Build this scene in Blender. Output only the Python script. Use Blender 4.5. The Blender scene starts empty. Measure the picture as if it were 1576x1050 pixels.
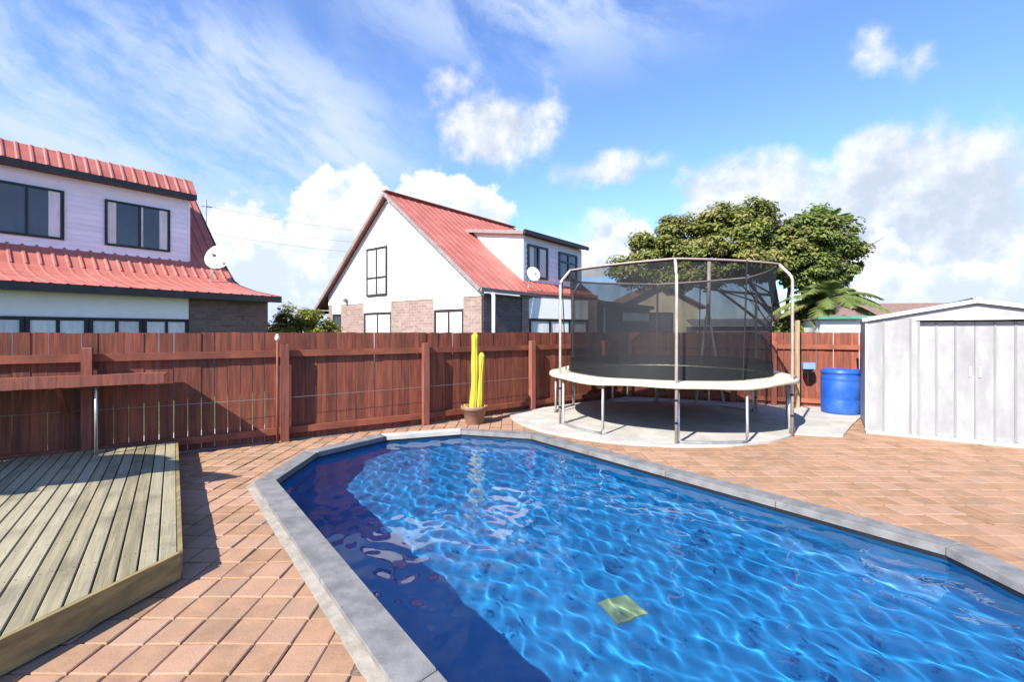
import bpy, math, random
from mathutils import Vector
import numpy as np
R = math.radians
random.seed(7); rng = np.random.default_rng(11)
scene = bpy.context.scene
COL = scene.collection

# ------------------------------------------------------------------ camera, sky, sun, exposure
EYE = 1.6
cam_d = bpy.data.cameras.new('camera'); cam = bpy.data.objects.new('camera', cam_d); COL.objects.link(cam)
cam.location = (0, 0, EYE); cam.rotation_euler = (R(90), 0, 0)
cam_d.sensor_width = 36; cam_d.lens = 720/1576*36; cam_d.shift_y = -14/1576
cam_d.clip_start = 0.05; cam_d.clip_end = 3000
scene.camera = cam

SUN_EL = R(38); SUN_DIR = Vector((.595, .804, 0)).normalized()      # horizontal travel of the light
trav = Vector((SUN_DIR.x*math.cos(SUN_EL), SUN_DIR.y*math.cos(SUN_EL), -math.sin(SUN_EL)))
sun_d = bpy.data.lights.new('sun', 'SUN'); sun = bpy.data.objects.new('sun', sun_d); COL.objects.link(sun)
sun_d.energy = 5.0; sun_d.angle = R(0.5); sun_d.color = (1.0, .955, .88)
sun.rotation_euler = trav.to_track_quat('-Z', 'Y').to_euler()
sun_d.cycles.is_caustics_light = True
sun_d.cycles.use_multiple_importance_sampling = False

scene.view_settings.view_transform = 'Standard'; scene.view_settings.look = 'None'
scene.view_settings.gamma = 1; scene.view_settings.use_curve_mapping = False
scene.view_settings.exposure = 1.1
scene.render.engine = 'CYCLES'
cy = scene.cycles
cy.use_denoising = True; cy.denoiser = 'OPENIMAGEDENOISE'
cy.max_bounces = 10; cy.transparent_max_bounces = 16; cy.transmission_bounces = 6; cy.diffuse_bounces = 3; cy.glossy_bounces = 4
cy.caustics_reflective = False; cy.caustics_refractive = True
cy.sample_clamp_indirect = 4; cy.blur_glossy = 0.5
cy.use_adaptive_sampling = False

class NT:
    def __init__(s, tree): s.t = tree
    def n(s, kind, **kw):
        x = s.t.nodes.new(kind)
        for k, v in kw.items(): setattr(x, k, v)
        return x
    def put(s, sock, v):
        if isinstance(v, bpy.types.NodeSocket): s.t.links.new(v, sock)
        elif v is not None:
            if hasattr(sock.default_value, '__len__') and not hasattr(v, '__len__'): v = (v,)*len(sock.default_value)
            if hasattr(v, '__len__') and len(sock.default_value) == 4 and len(v) == 3: v = (*v, 1)
            sock.default_value = v
    def m(s, op, a, b=None, c=None, clamp=False):
        x = s.n('ShaderNodeMath', operation=op, use_clamp=clamp)
        for i, v in enumerate((a, b, c)):
            if v is not None: s.put(x.inputs[i], v)
        return x.outputs[0]
    def v(s, op, a, b=None, scale=None):
        x = s.n('ShaderNodeVectorMath', operation=op)
        s.put(x.inputs[0], a)
        if b is not None: s.put(x.inputs[1], b)
        if scale is not None: s.put(x.inputs['Scale'], scale)
        return x.outputs['Value'] if op in ('DOT_PRODUCT', 'LENGTH') else x.outputs[0]
    def mix(s, f, a, b, bt='MIX'):
        x = s.n('ShaderNodeMix', data_type='RGBA', blend_type=bt)
        s.put(x.inputs[0], f); s.put(x.inputs[6], a); s.put(x.inputs[7], b)
        return x.outputs[2]
    def noise(s, vec, scale, detail=4, rough=.55, dist=0):
        x = s.n('ShaderNodeTexNoise'); s.put(x.inputs['Vector'], vec)
        x.inputs['Scale'].default_value = scale; x.inputs['Detail'].default_value = detail
        x.inputs['Roughness'].default_value = rough; x.inputs['Distortion'].default_value = dist
        return x.outputs[0]
    def ss(s, x, lo, hi, a=0., b=1.):
        k = s.n('ShaderNodeMapRange', interpolation_type='SMOOTHSTEP')
        s.put(k.inputs[0], x); k.inputs[1].default_value = lo; k.inputs[2].default_value = hi
        k.inputs[3].default_value = a; k.inputs[4].default_value = b
        return k.outputs[0]
    def xyz(s, a, b, c):
        x = s.n('ShaderNodeCombineXYZ')
        for i, v in enumerate((a, b, c)): s.put(x.inputs[i], v)
        return x.outputs[0]

world = bpy.data.worlds.new('World'); scene.world = world; world.use_nodes = True
W = NT(world.node_tree); W.t.nodes.clear()
SKY_STR = 0.107
sky = W.n('ShaderNodeTexSky', sky_type='NISHITA'); sky.sun_disc = False
sky.sun_elevation = SUN_EL; sky.sun_rotation = math.atan2(-SUN_DIR.x, -SUN_DIR.y)
sky.air_density = 1.0; sky.dust_density = 0.3; sky.ozone_density = 2.5
dirv = W.n('ShaderNodeTexCoord').outputs['Generated']
sp = W.n('ShaderNodeSeparateXYZ'); W.put(sp.inputs[0], dirv)
AZ = W.m('ARCTAN2', sp.outputs[0], sp.outputs[1]); EL = W.m('ARCSINE', sp.outputs[2])
def azel(u, v):
    a = math.atan((u-788)/720); return a, math.atan((511-v)/720*math.cos(a))
n_big = W.noise(dirv, 5.5, 9, .58); n_fine = W.noise(W.v('ADD', dirv, (3.1, 1.7, .4)), 14.0, 7, .6)
n_lit = W.noise(W.v('ADD', dirv, (-.035, 0, .05)), 5.5, 5, .58); n_flit = W.noise(W.v('ADD', dirv, (3.1-.016, 1.7, .4+.022)), 14.0, 4, .6)
relief = W.m('ADD', W.m('MULTIPLY', W.m('SUBTRACT', n_big, n_lit), 1.6), W.m('MULTIPLY', W.m('SUBTRACT', n_fine, n_flit), 1.3))
def blobs(items):
    out = None
    for (u0, u1, v0, v1, w) in items:
        a0, _ = azel(u0, 511); a1, _ = azel(u1, 511); _, e0 = azel((u0+u1)/2, v1); _, e1 = azel((u0+u1)/2, v0)
        dx = W.m('DIVIDE', W.m('SUBTRACT', AZ, (a0+a1)/2), (a1-a0)/2); dy = W.m('DIVIDE', W.m('SUBTRACT', EL, (e0+e1)/2), (e1-e0)/2)
        r = W.m('MULTIPLY', W.m('SUBTRACT', 1., W.m('SQRT', W.m('ADD', W.m('MULTIPLY', dx, dx), W.m('MULTIPLY', dy, dy)))), w)
        out = r if out is None else W.m('SMOOTH_MAX', out, r, .15)
    return out
base = W.mix(1.0, sky.outputs[0], (.90, 1.04, 1.36), 'MULTIPLY')
hz = W.ss(EL, 0.0, .32, .28, 0.)
base = W.mix(hz, base, (1.1, 2.4, 4.5))
# thin high veil, streaked on the left
U_ = W.m('ADD', W.m('MULTIPLY', AZ, 1.1), W.m('MULTIPLY', EL, -1.2)); V_ = W.m('ADD', W.m('MULTIPLY', EL, 4.2), W.m('MULTIPLY', AZ, 2.2))
st = W.noise(W.xyz(U_, W.m('ADD', V_, W.m('MULTIPLY', n_big, .5)), 1.3), 1.9, 7, .6, .35)
veil = blobs([(-400, 700, -120, 440, 1.5), (40, 440, 150, 430, 1.6), (380, 1300, -200, 150, .75)])
cir = W.m('MULTIPLY', W.ss(veil, -.15, .75), W.ss(W.m('ADD', W.m('MULTIPLY', st, .8), W.m('MULTIPLY', n_fine, .2)), .36, .62))
base = W.mix(W.m('MULTIPLY', cir, .92), base, (3.2, 3.8, 4.9))
# clouds elsewhere round the horizon, out of the frame as well
ring = W.m('MULTIPLY', W.ss(W.m('ABSOLUTE', AZ), .9, 1.25), W.ss(EL, .75, .1))
gen = W.m('ADD', W.m('MULTIPLY', W.m('SUBTRACT', n_big, .5), 2.2), W.m('MULTIPLY', W.m('SUBTRACT', ring, .86), .8))
# soft grey clouds
k1 = blobs([(655, 870, 110, 280, 1.3), (690, 835, 140, 258, 1.6), (620, 780, 80, 190, .55), (760, 900, 120, 230, .5), (820, 1040, 222, 305, 1.0), (1000, 1330, 205, 400, 1.4), (1180, 1700, 165, 520, 1.9), (1285, 1400, -25, 135, .62), (1380, 1470, 45, 130, .38), (560, 1000, 310, 450, .75), (870, 1040, 290, 430, .9), (300, 500, 380, 510, .8), (1265, 1430, 188, 260, 1.1)])
d1 = W.m('ADD', k1, W.m('ADD', W.m('MULTIPLY', W.m('SUBTRACT', n_big, .5), 1.7), W.m('MULTIPLY', W.m('SUBTRACT', n_fine, .5), 1.2)))
f1 = W.ss(W.m('MAXIMUM', d1, gen), .06, .74)
g1 = W.ss(W.m('ADD', W.m('SUBTRACT', relief, W.ss(AZ, .45, .75, 0., .12)), W.m('MULTIPLY', n_fine, .45)), -.22, .62)
base = W.mix(W.m('MULTIPLY', f1, .95), base, W.mix(g1, (2.9, 3.25, 3.75), (4.6, 4.7, 4.9)))
# sharp white cumulus
k2 = blobs([(290, 500, 300, 540, 1.1), (400, 640, 252, 540, 1.35), (540, 830, 248, 540, 1.35), (460, 640, 246, 540, 1.5), (1290, 1430, 342, 540, 1.2), (1360, 1620, 390, 540, 1.2), (925, 1025, 332, 405, .9), (870, 965, 368, 430, .8), (150, 420, 400, 560, .8)])
d2 = W.m('ADD', k2, W.m('ADD', W.m('MULTIPLY', W.m('SUBTRACT', n_big, .5), .8), W.m('MULTIPLY', W.m('SUBTRACT', n_fine, .5), 1.05)))
f2 = W.ss(d2, .08, .24)
g2 = W.ss(W.m('ADD', W.m('ADD', relief, W.m('MULTIPLY', d2, -.12)), W.m('MULTIPLY', EL, 1.5)), -.05, .50)
base = W.mix(f2, base, W.mix(g2, (3.4, 3.9, 4.7), (5.4, 5.4, 5.45)))
bg = W.n('ShaderNodeBackground'); W.put(bg.inputs[0], base); bg.inputs[1].default_value = SKY_STR
wo = W.n('ShaderNodeOutputWorld'); W.t.links.new(bg.outputs[0], wo.inputs[0])
world.cycles.sampling_method = 'MANUAL'; world.cycles.sample_map_resolution = 512

# ------------------------------------------------------------------ materials
MATS = {}
def mat(name, col, rough=.75, var=.22, scale=(6, 6, 6), rand=.12, bump=.15, bscale=None, dirt=None, dirt_amt=.35, metal=0., spec=.4, hue=None):
    """noise-varied principled surface; per-object and per-island random tone"""
    mt = bpy.data.materials.new(name); mt.use_nodes = True; MATS[name] = mt
    N = NT(mt.node_tree); p = N.t.nodes['Principled BSDF']
    oi = N.n('ShaderNodeObjectInfo').outputs['Random']; isl = N.n('ShaderNodeNewGeometry').outputs['Random Per Island']
    rnd = N.m('FRACT', N.m('ADD', oi, N.m('MULTIPLY', isl, 3.7)))
    co = N.v('ADD', N.n('ShaderNodeTexCoord').outputs['Object'], N.xyz(N.m('MULTIPLY', rnd, 37.), N.m('MULTIPLY', rnd, 11.), N.m('MULTIPLY', rnd, 23.)))
    sc = N.v('MULTIPLY', co, tuple(scale))
    f = N.noise(sc, 1.0, 5, .6)
    c = N.mix(N.ss(f, .28, .72), tuple(x*(1-var) for x in col), tuple(min(1, x*(1+var)) for x in col))
    if hue is not None: c = N.mix(N.m('MULTIPLY', rnd, .7), c, hue)
    if dirt is not None:
        f2 = N.noise(co, 1.6, 5, .65)
        c = N.mix(N.m('MULTIPLY', N.ss(f2, .45, .75), dirt_amt), c, dirt)
    k = N.m('ADD', 1-rand, N.m('MULTIPLY', rnd, 2*rand))
    c = N.mix(1.0, c, N.xyz(k, k, k), 'MULTIPLY')
    N.put(p.inputs['Base Color'], c); p.inputs['Metallic'].default_value = metal
    p.inputs['Specular IOR Level'].default_value = spec
    N.put(p.inputs['Roughness'], N.m('ADD', rough-.08, N.m('MULTIPLY', f, .16), clamp=True))
    if bump:
        b = N.n('ShaderNodeBump'); b.inputs['Strength'].default_value = bump; b.inputs['Distance'].default_value = .01
        fb = N.noise(N.v('MULTIPLY', co, tuple(bscale)) if bscale else sc, 3.0 if not bscale else 1.0, 6, .65)
        N.put(b.inputs['Height'], fb); N.t.links.new(b.outputs[0], p.inputs['Normal'])
    return mt
def brick_mat(name, c1, c2, mortar):
    mt = bpy.data.materials.new(name); mt.use_nodes = True
    N = NT(mt.node_tree); p = N.t.nodes['Principled BSDF']
    uv = N.n('ShaderNodeUVMap').outputs[0]
    b = N.n('ShaderNodeTexBrick'); N.put(b.inputs['Vector'], uv)
    b.inputs['Scale'].default_value = 1; b.inputs['Brick Width'].default_value = .24; b.inputs['Row Height'].default_value = .086
    b.inputs['Mortar Size'].default_value = .006; b.inputs['Mortar Smooth'].default_value = .2
    nz = N.noise(uv, 9, 4, .6)
    N.put(b.inputs['Color1'], c1); N.put(b.inputs['Color2'], c2); N.put(b.inputs['Mortar'], mortar)
    c = N.mix(1.0, b.outputs[0], N.xyz(*[N.m('ADD', .6, N.m('MULTIPLY', nz, .8))]*3), 'MULTIPLY')
    N.put(p.inputs['Base Color'], c); p.inputs['Roughness'].default_value = .85
    bp = N.n('ShaderNodeBump'); bp.inputs['Strength'].default_value = .5; bp.inputs['Distance'].default_value = .01
    N.put(bp.inputs['Height'], N.m('SUBTRACT', 1., b.outputs[1])); N.t.links.new(bp.outputs[0], p.inputs['Normal'])
    return mt
def glass_pane(name, col):
    mt = bpy.data.materials.new(name); mt.use_nodes = True
    N = NT(mt.node_tree); p = N.t.nodes['Principled BSDF']
    co = N.n('ShaderNodeTexCoord').outputs['Object']
    N.put(p.inputs['Base Color'], N.mix(N.ss(N.noise(co, 1.4, 3), .35, .65), tuple(c*.7 for c in col), col))
    p.inputs['Roughness'].default_value = .06; p.inputs['Specular IOR Level'].default_value = .7
    return mt
def leaf_mat(name, c1, c2, c3):
    mt = bpy.data.materials.new(name); mt.use_nodes = True
    N = NT(mt.node_tree); p = N.t.nodes['Principled BSDF']
    isl = N.n('ShaderNodeNewGeometry').outputs['Random Per Island']
    co = N.n('ShaderNodeTexCoord').outputs['Object']
    f = N.noise(co, 1.5, 3)
    c = N.mix(N.ss(isl, .1, .9), c1, c2); c = N.mix(N.m('MULTIPLY', N.ss(f, .48, .66), .7), c, c3)
    N.put(p.inputs['Base Color'], c); p.inputs['Roughness'].default_value = .55; p.inputs['Specular IOR Level'].default_value = .35
    tr = N.n('ShaderNodeBsdfTranslucent'); N.put(tr.inputs[0], c)
    mx = N.n('ShaderNodeMixShader'); mx.inputs[0].default_value = .38
    N.t.links.new(p.outputs[0], mx.inputs[1]); N.t.links.new(tr.outputs[0], mx.inputs[2])
    N.t.links.new(mx.outputs[0], N.t.nodes['Material Output'].inputs[0])
    return mt

m_paver = mat('clay_paver', (.325, .18, .098), .85, .2, (7, 7, 7), .12, .3, (60, 60, 60), (.24, .175, .12), .65, hue=(.34, .20, .135))
m_bed = mat('paver_sand', (.17, .115, .085), .95, .3, (30, 30, 30), 0, .3)
m_coping = mat('coping_concrete', (.168, .16, .155), .85, .26, (7, 7, 7), .07, .3, (70, 70, 70), (0.2604, 0.248, 0.2294), .5)
m_mortar = mat('mortar_haunch', (0.272, 0.2414, 0.1972), .9, .2, (12, 12, 12), .05, .4, (50, 50, 50))
m_backing = mat('pale_gap_backing', (.36, .33, .30), .9, .15, (4, 4, 4), 0, .2)
m_slab = mat('slab_concrete', (0.4176, 0.396, 0.3528), .9, .13, (3, 3, 3), 0, .25, (60, 60, 60), (0.2592, 0.2376, 0.2016), .5)
m_fence = mat('stained_plank', (.185, .05, .026), .72, .42, (26, 26, 1.6), .24, .35, (90, 90, 4), (.10, .028, .02), .6)
m_rail = mat('stained_rail', (.225, .065, .034), .72, .3, (3, 3, 3), .1, .3, (30, 30, 30), (.12, .035, .025), .5)
m_post = mat('stained_post', (.215, .065, .042), .75, .3, (24, 24, 2), .12, .3, (80, 80, 5), (.3, .15, .1), .35)
m_deck = mat('weathered_deck', (.255, .212, .118), .8, .32, (30, 1.4, 30), .2, .35, (110, 5, 60), (.11, .098, .06), .75, hue=(.28, .245, .17))
m_fascia = mat('deck_fascia', (0.228, 0.171, 0.0684), .7, .3, (20, 2, 20), .1, .25, (60, 5, 60), (0.114, 0.095, 0.04275), .6)
m_roof = mat('red_roof', (.40, .115, .085), .6, .14, (2, 2, 2), .05, .1, None, (.47, .20, .16), .55)
m_white = mat('white_panel', (.80, .79, .77), .75, .04, (3, 3, 3), .02, .05)
m_lilac = mat('lilac_weatherboard', (.76, .735, .78), .7, .05, (3, 3, 6), .04, .05)
m_dark = mat('dark_fascia', (.032, .026, .026), .5, .25, (5, 5, 5), .1, .05)
m_black = mat('black_frame', (.012, .012, .013), .4, .2, (5, 5, 5), .1, 0)
m_tan = mat('grey_trim', (0.216, 0.176, 0.16), .7, .15, (5, 5, 5), .05, .1)
m_curtain = mat('curtain', (.62, .62, .60), .9, .12, (14, 14, 2), .1, .4, (40, 40, 2))
m_pane = glass_pane('window_glass', (.05, .065, .08)); m_pale_pane = glass_pane('pale_window', (.74, .75, .76))
m_brick_l = brick_mat('grey_brick', (.105, .072, .066), (.165, .115, .10), (.135, .115, .108))
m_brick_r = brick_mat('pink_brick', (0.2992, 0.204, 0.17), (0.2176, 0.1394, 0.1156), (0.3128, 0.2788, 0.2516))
m_brick_d = brick_mat('shaded_brick', (.15, .11, .105), (.10, .075, .075), (.14, .125, .12))  # house brick with the side wall's shade darkened into its colour
m_galv = mat('galvanised_steel', (.46, .45, .44), .42, .15, (12, 12, 5), .06, .08, None, (.30, .25, .22), .3, metal=.75)
m_polep = mat('weathered_pole', (.46, .38, .33), .55, .2, (12, 12, 5), .06, .1, None, (.27, .2, .17), .5, metal=.25)
m_pad = mat('cream_vinyl', (0.555, 0.51, 0.375), .55, .08, (5, 5, 5), .03, .25, (14, 14, 14), (0.45, 0.405, 0.3), .4)
m_mat = mat('black_mat', (.008, .008, .009), .7, .2, (20, 20, 20), 0, .1)
m_barrel = mat('blue_plastic', (0.0135, 0.0825, 0.39), .42, .12, (3, 3, 3), 0, .06, None, (.06, .16, .40), .6, spec=.5)
m_shed = mat('shed_sheet', (0.31, 0.3069, 0.3069), .5, .18, (4, 4, 1.2), .05, .12, (6, 6, 3), (.215, .205, .19), .55, metal=.15)
m_rib = mat('shed_rib', (0.216, 0.213, 0.216), .5, .1, (4, 4, 2), .05, .05)
m_shed_trim = mat('shed_trim', (0.56, 0.552, 0.528), .5, .06, (4, 4, 4), .03, .05)
m_green = mat('green_gutter', (.07, .22, .15), .5, .15, (4, 4, 4), .05, .05)
m_brown_roof = mat('brown_tile_roof', (.22, .13, .10), .8, .2, (5, 5, 5), .06, .3)
m_cream = mat('cream_weatherboard', (0.56, 0.496, 0.336), .7, .06, (3, 3, 3), .03, .05)
m_greywall = mat('grey_wall', (.17, .165, .17), .8, .15, (3, 3, 3), .05, .1)
m_dish = mat('dish_grey', (.62, .62, .60), .5, .06, (5, 5, 5), .03, .03)
m_pot = mat('terracotta', (0.27, 0.1425, 0.09), .85, .2, (9, 9, 9), .05, .3, (40, 40, 40), (0.315, 0.225, 0.165), .5)
m_soil = mat('soil', (.05, .035, .025), .95, .4, (30, 30, 30), 0, .6)
m_cactus = mat('yellow_cactus', (.50, .385, .03), .6, .18, (14, 14, 3), .06, .2, (40, 40, 8), (.33, .36, .045), .6)
m_raw = mat('raw_timber', (0.315, 0.2325, 0.135), .8, .2, (20, 20, 2), .1, .2)
m_pinkpole = mat('pale_pink_pole', (.34, .25, .225), .6, .15, (10, 10, 3), .05, .1)
m_bark = mat('bark', (0.068, 0.0496, 0.0384), .9, .35, (8, 8, 3), .1, .6)
m_pale_bulb = mat('pale_glass_bulb', (.62, .55, .36), .4, .1, (6, 6, 6), 0, 0)
m_cable = mat('cable_black', (.36, .36, .38), .6, .1, (4, 4, 4), 0, 0)
m_bluebox = mat('pale_blue_plastic', (.17, .26, .45), .4, .1, (8, 8, 8), 0, 0)
m_drain = mat('drain_plastic', (.20, .30, .17), .5, .12, (14, 14, 14), 0, 0)
m_leaf = leaf_mat('olive_leaf', (.115, .145, .028), (.26, .275, .066), (.33, .28, .11))
m_leaf2 = leaf_mat('green_leaf', (.085, .135, .025), (.2, .235, .055), (.24, .23, .08))
m_palm = leaf_mat('palm_leaf', (.11, .17, .04), (.22, .26, .08), (.28, .27, .11))
m_fern = leaf_mat('bright_leaf', (.13, .26, .035), (.22, .36, .05), (.2, .3, .05))
m_hedge = leaf_mat('hedge_leaf', (.12, .15, .02), (.28, .28, .04), (.3, .27, .06))

# grass sheet
m_grass = mat('grass', (.075, .095, .03), .95, .35, (3, 3, 3), 0, .5, (40, 40, 40))
# net: a perforated black weave whose holes are far below a pixel
m_net = bpy.data.materials.new('black_net'); m_net.use_nodes = True
N = NT(m_net.node_tree); pn = N.t.nodes['Principled BSDF']
pn.inputs['Base Color'].default_value = (.004, .004, .005, 1); pn.inputs['Roughness'].default_value = .7
tb = N.n('ShaderNodeBsdfTransparent'); mx = N.n('ShaderNodeMixShader')
co = N.n('ShaderNodeTexCoord').outputs['Object']
N.put(mx.inputs[0], N.ss(N.noise(N.v('MULTIPLY', co, (2, 2, .7)), 1.6, 4), .3, .7, .57, .70))
N.t.links.new(tb.outputs[0], mx.inputs[1]); N.t.links.new(pn.outputs[0], mx.inputs[2]); N.t.links.new(mx.outputs[0], N.t.nodes['Material Output'].inputs[0])
m_band = m_net.copy(); m_band.name = 'dense_net'
for nd in m_band.node_tree.nodes:
    if nd.bl_idname == 'ShaderNodeMapRange': nd.inputs[3].default_value = .78; nd.inputs[4].default_value = .92
# water: a real refracting surface; liner: blue vinyl
m_water = bpy.data.materials.new('pool_water'); m_water.use_nodes = True
pw = m_water.node_tree.nodes['Principled BSDF']
pw.inputs['Base Color'].default_value = (1, 1, 1, 1); pw.inputs['Roughness'].default_value = 0.0
pw.inputs['Transmission Weight'].default_value = 1.0; pw.inputs['IOR'].default_value = 1.33
m_liner = mat('blue_liner', (.008, .175, .42), .6, .10, (2, 2, 2), 0, 0, None, (.012, .20, .44), .4)

# ------------------------------------------------------------------ mesh helpers
def tag(o, label=None, cat=None, group=None, kind=None):
    if label: o['label'] = label
    if cat: o['category'] = cat
    if group: o['group'] = group
    if kind: o['kind'] = kind
    return o
def thing(name, loc, label, cat, group=None):
    o = bpy.data.objects.new(name, None); COL.objects.link(o); o.location = loc; o.empty_display_size = .2
    return tag(o, label, cat, group)
def wloc(o):
    v = Vector((0, 0, 0))
    while o is not None: v = v + Vector(o.location); o = o.parent
    return v
class MB:
    def __init__(s): s.v = []; s.f = []
    def add(s, vs, fs):
        b = len(s.v); s.v += [tuple(x) for x in vs]; s.f += [tuple(b+i for i in f) for f in fs]; return s
    def quad(s, a, b, c, d): return s.add([a, b, c, d], [(0, 1, 2, 3)])
    def obox(s, o, ax, ay, az):
        """box from corner o along three edge vectors"""
        o, ax, ay, az = map(Vector, (o, ax, ay, az))
        P = [o, o+ax, o+ax+ay, o+ay, o+az, o+ax+az, o+ax+ay+az, o+ay+az]
        F = [(0, 3, 2, 1), (4, 5, 6, 7), (0, 1, 5, 4), (1, 2, 6, 5), (2, 3, 7, 6), (3, 0, 4, 7)]
        if ax.cross(ay).dot(az) < 0: F = [f[::-1] for f in F]
        return s.add(P, F)
    def bar(s, p, q, w, h, up=(0, 0, 1)):
        p, q = Vector(p), Vector(q); d = (q-p); up = Vector(up)
        side = d.cross(up).normalized(); u2 = side.cross(d).normalized()
        return s.obox(p-side*w/2-u2*h/2, d, side*w, u2*h)
    def prism(s, poly, z0, z1):
        n = len(poly); vs = [(x, y, z0) for x, y in poly]+[(x, y, z1) for x, y in poly]
        return s.add(vs, [tuple(range(n))[::-1], tuple(range(n, 2*n))]+[(i, (i+1) % n, n+(i+1) % n, n+i) for i in range(n)])
    def tube(s, path, r, n=8, closed=False, caps=True):
        P = [Vector(p) for p in path]; m = len(P); rr = r if hasattr(r, '__len__') else [r]*m
        vs = []; fs = []; ref = Vector((0, 0, 1))
        for i in range(m):
            t = (P[(i+1) % m]-P[i-1]) if closed else (P[min(i+1, m-1)]-P[max(i-1, 0)])
            t.normalize()
            a = t.cross(ref)
            if a.length < .05: a = t.cross(Vector((1, 0, 0)))
            a.normalize(); b = t.cross(a)
            for k in range(n):
                an = 2*math.pi*k/n; vs.append(P[i]+(a*math.cos(an)+b*math.sin(an))*rr[i])
        for i in range(m if closed else m-1):
            for k in range(n):
                fs.append((i*n+k, i*n+(k+1) % n, ((i+1) % m)*n+(k+1) % n, ((i+1) % m)*n+k))
        if caps and not closed: fs += [tuple(range(n))[::-1], tuple(range((m-1)*n, m*n))]
        return s.add(vs, fs)
    def lathe(s, c, prof, n=32, cap=True):
        vs = []; fs = []; m = len(prof)
        for r, z in prof:
            for k in range(n): a = 2*math.pi*k/n; vs.append((c[0]+r*math.cos(a), c[1]+r*math.sin(a), c[2]+z))
        for i in range(m-1):
            for k in range(n): fs.append((i*n+k, i*n+(k+1) % n, (i+1)*n+(k+1) % n, (i+1)*n+k))
        if cap: fs += [tuple(range(n))[::-1], tuple(range((m-1)*n, m*n))]
        return s.add(vs, fs)
    def build(s, name, m, parent=None, smooth=False, uv=False, label=None, kind=None, origin=None):
        off = wloc(parent) if parent is not None else Vector(origin or (0, 0, 0))
        me = bpy.data.meshes.new(name)
        me.from_pydata([(x-off.x, y-off.y, z-off.z) for x, y, z in s.v], [], s.f)
        me.materials.append(m)
        if uv:
            L = me.uv_layers.new(name='UVMap'); me.update()
            for p in me.polygons:
                nx, ny, nz = p.normal
                if abs(nz) > .8: t = (1, 0); flat = True
                else: l = math.hypot(nx, ny); t = (-ny/l, nx/l); flat = False
                for li in p.loop_indices:
                    c = s.v[me.loops[li].vertex_index]
                    L.data[li].uv = (c[0], c[1]) if flat else (c[0]*t[0]+c[1]*t[1], c[2])
        if smooth: me.polygons.foreach_set('use_smooth', [True]*len(me.polygons))
        me.update()
        o = bpy.data.objects.new(name, me); COL.objects.link(o)
        if parent is not None: o.parent = parent
        else: o.location = off
        return tag(o, label, None, None, kind)
def inst(src, parent, loc, rz=0, mesh=None, tilt=(0, 0)):
    o = src.copy()
    if mesh is not None: o.data = mesh
    COL.objects.link(o); o.parent = parent; o.location = loc; o.rotation_euler = (tilt[0], tilt[1], rz); return o
def leaf_mesh(pts, nrm, size, ratio=.5, jit=.7, seed=1):
    """numpy cloud of folded leaf quads"""
    g = np.random.default_rng(seed); n = len(pts)
    nn = nrm + g.normal(0, jit, (n, 3)); nn /= np.linalg.norm(nn, axis=1)[:, None]+1e-9
    r = g.normal(0, 1, (n, 3)); a = np.cross(nn, r); a /= np.linalg.norm(a, axis=1)[:, None]+1e-9
    b = np.cross(nn, a); s = size*(.6+.8*g.random(n))[:, None]
    V = np.stack([pts-a*s, pts-b*s*ratio+nn*s*.15, pts+a*s, pts+b*s*ratio+nn*s*.15], 1).reshape(-1, 3)
    return V
def leaf_obj(name, V, m, parent):
    off = wloc(parent); V = V - np.array(off); n = len(V)//4
    me = bpy.data.meshes.new(name); me.vertices.add(4*n); me.vertices.foreach_set('co', V.astype(np.float32).ravel())
    me.loops.add(4*n); me.loops.foreach_set('vertex_index', np.arange(4*n, dtype=np.int32))
    me.polygons.add(n); me.polygons.foreach_set('loop_start', np.arange(0, 4*n, 4, dtype=np.int32))
    me.update(calc_edges=True); me.validate(); me.materials.append(m)
    o = bpy.data.objects.new(name, me); COL.objects.link(o); o.parent = parent; return o
def ribbed(mb, base, along, L, path, pitch=.25, rib=.03, ribw=.05):
    """ribbed steel sheet: path = [(back_vec3_offset)] points from eave upward, ribs run along the path"""
    along = Vector(along).normalized(); base = Vector(base)
    cols = []; a = 0.
    while a < L-1e-6:
        for da, h in ((0, 0), (pitch-ribw*1.6, 0), (pitch-ribw*1.2, rib), (pitch-ribw*.4, rib)):
            if a+da < L: cols.append((a+da, h))
        a += pitch
    cols.append((L, 0)); P = [Vector(p) for p in path]; vs = []; n = len(cols)
    for k, p in enumerate(P):
        d = P[min(k+1, len(P)-1)]-P[max(k-1, 0)]; nm = along.cross(d).normalized()
        if nm.z < 0: nm = -nm
        for a, h in cols: vs.append(base+along*a+p+nm*h)
    fs = [(k*n+i, k*n+i+1, (k+1)*n+i+1, (k+1)*n+i) for k in range(len(P)-1) for i in range(n-1)]
    return mb.add(vs, fs)
def inside(p, poly):
    x, y = p; c = False; n = len(poly)
    for i in range(n):
        x1, y1 = poly[i]; x2, y2 = poly[i-1]
        if (y1 > y) != (y2 > y) and x < (x2-x1)*(y-y1)/(y2-y1)+x1: c = not c
    return c
def edge_dist(p, poly):
    best = 1e9
    for i in range(len(poly)):
        a = Vector(poly[i-1]); b = Vector(poly[i]); q = Vector(p); t = max(0, min(1, (q-a).dot(b-a)/(b-a).length_squared))
        best = min(best, (q-a-(b-a)*t).length)
    return best
def sdist(p, poly): return edge_dist(p, poly)*(1 if inside(p, poly) else -1)
def offset_poly(poly, d):
    """convex ccw polygon pushed outward by d"""
    n = len(poly); out = []
    for i in range(n):
        a, b, c = Vector(poly[i-1]), Vector(poly[i]), Vector(poly[(i+1) % n])
        e1 = (b-a).normalized(); e2 = (c-b).normalized(); n1 = Vector((e1.y, -e1.x)); n2 = Vector((e2.y, -e2.x))
        k = d/(1+n1.dot(n2)); out.append(tuple(b+(n1+n2)*k))
    return out

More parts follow.
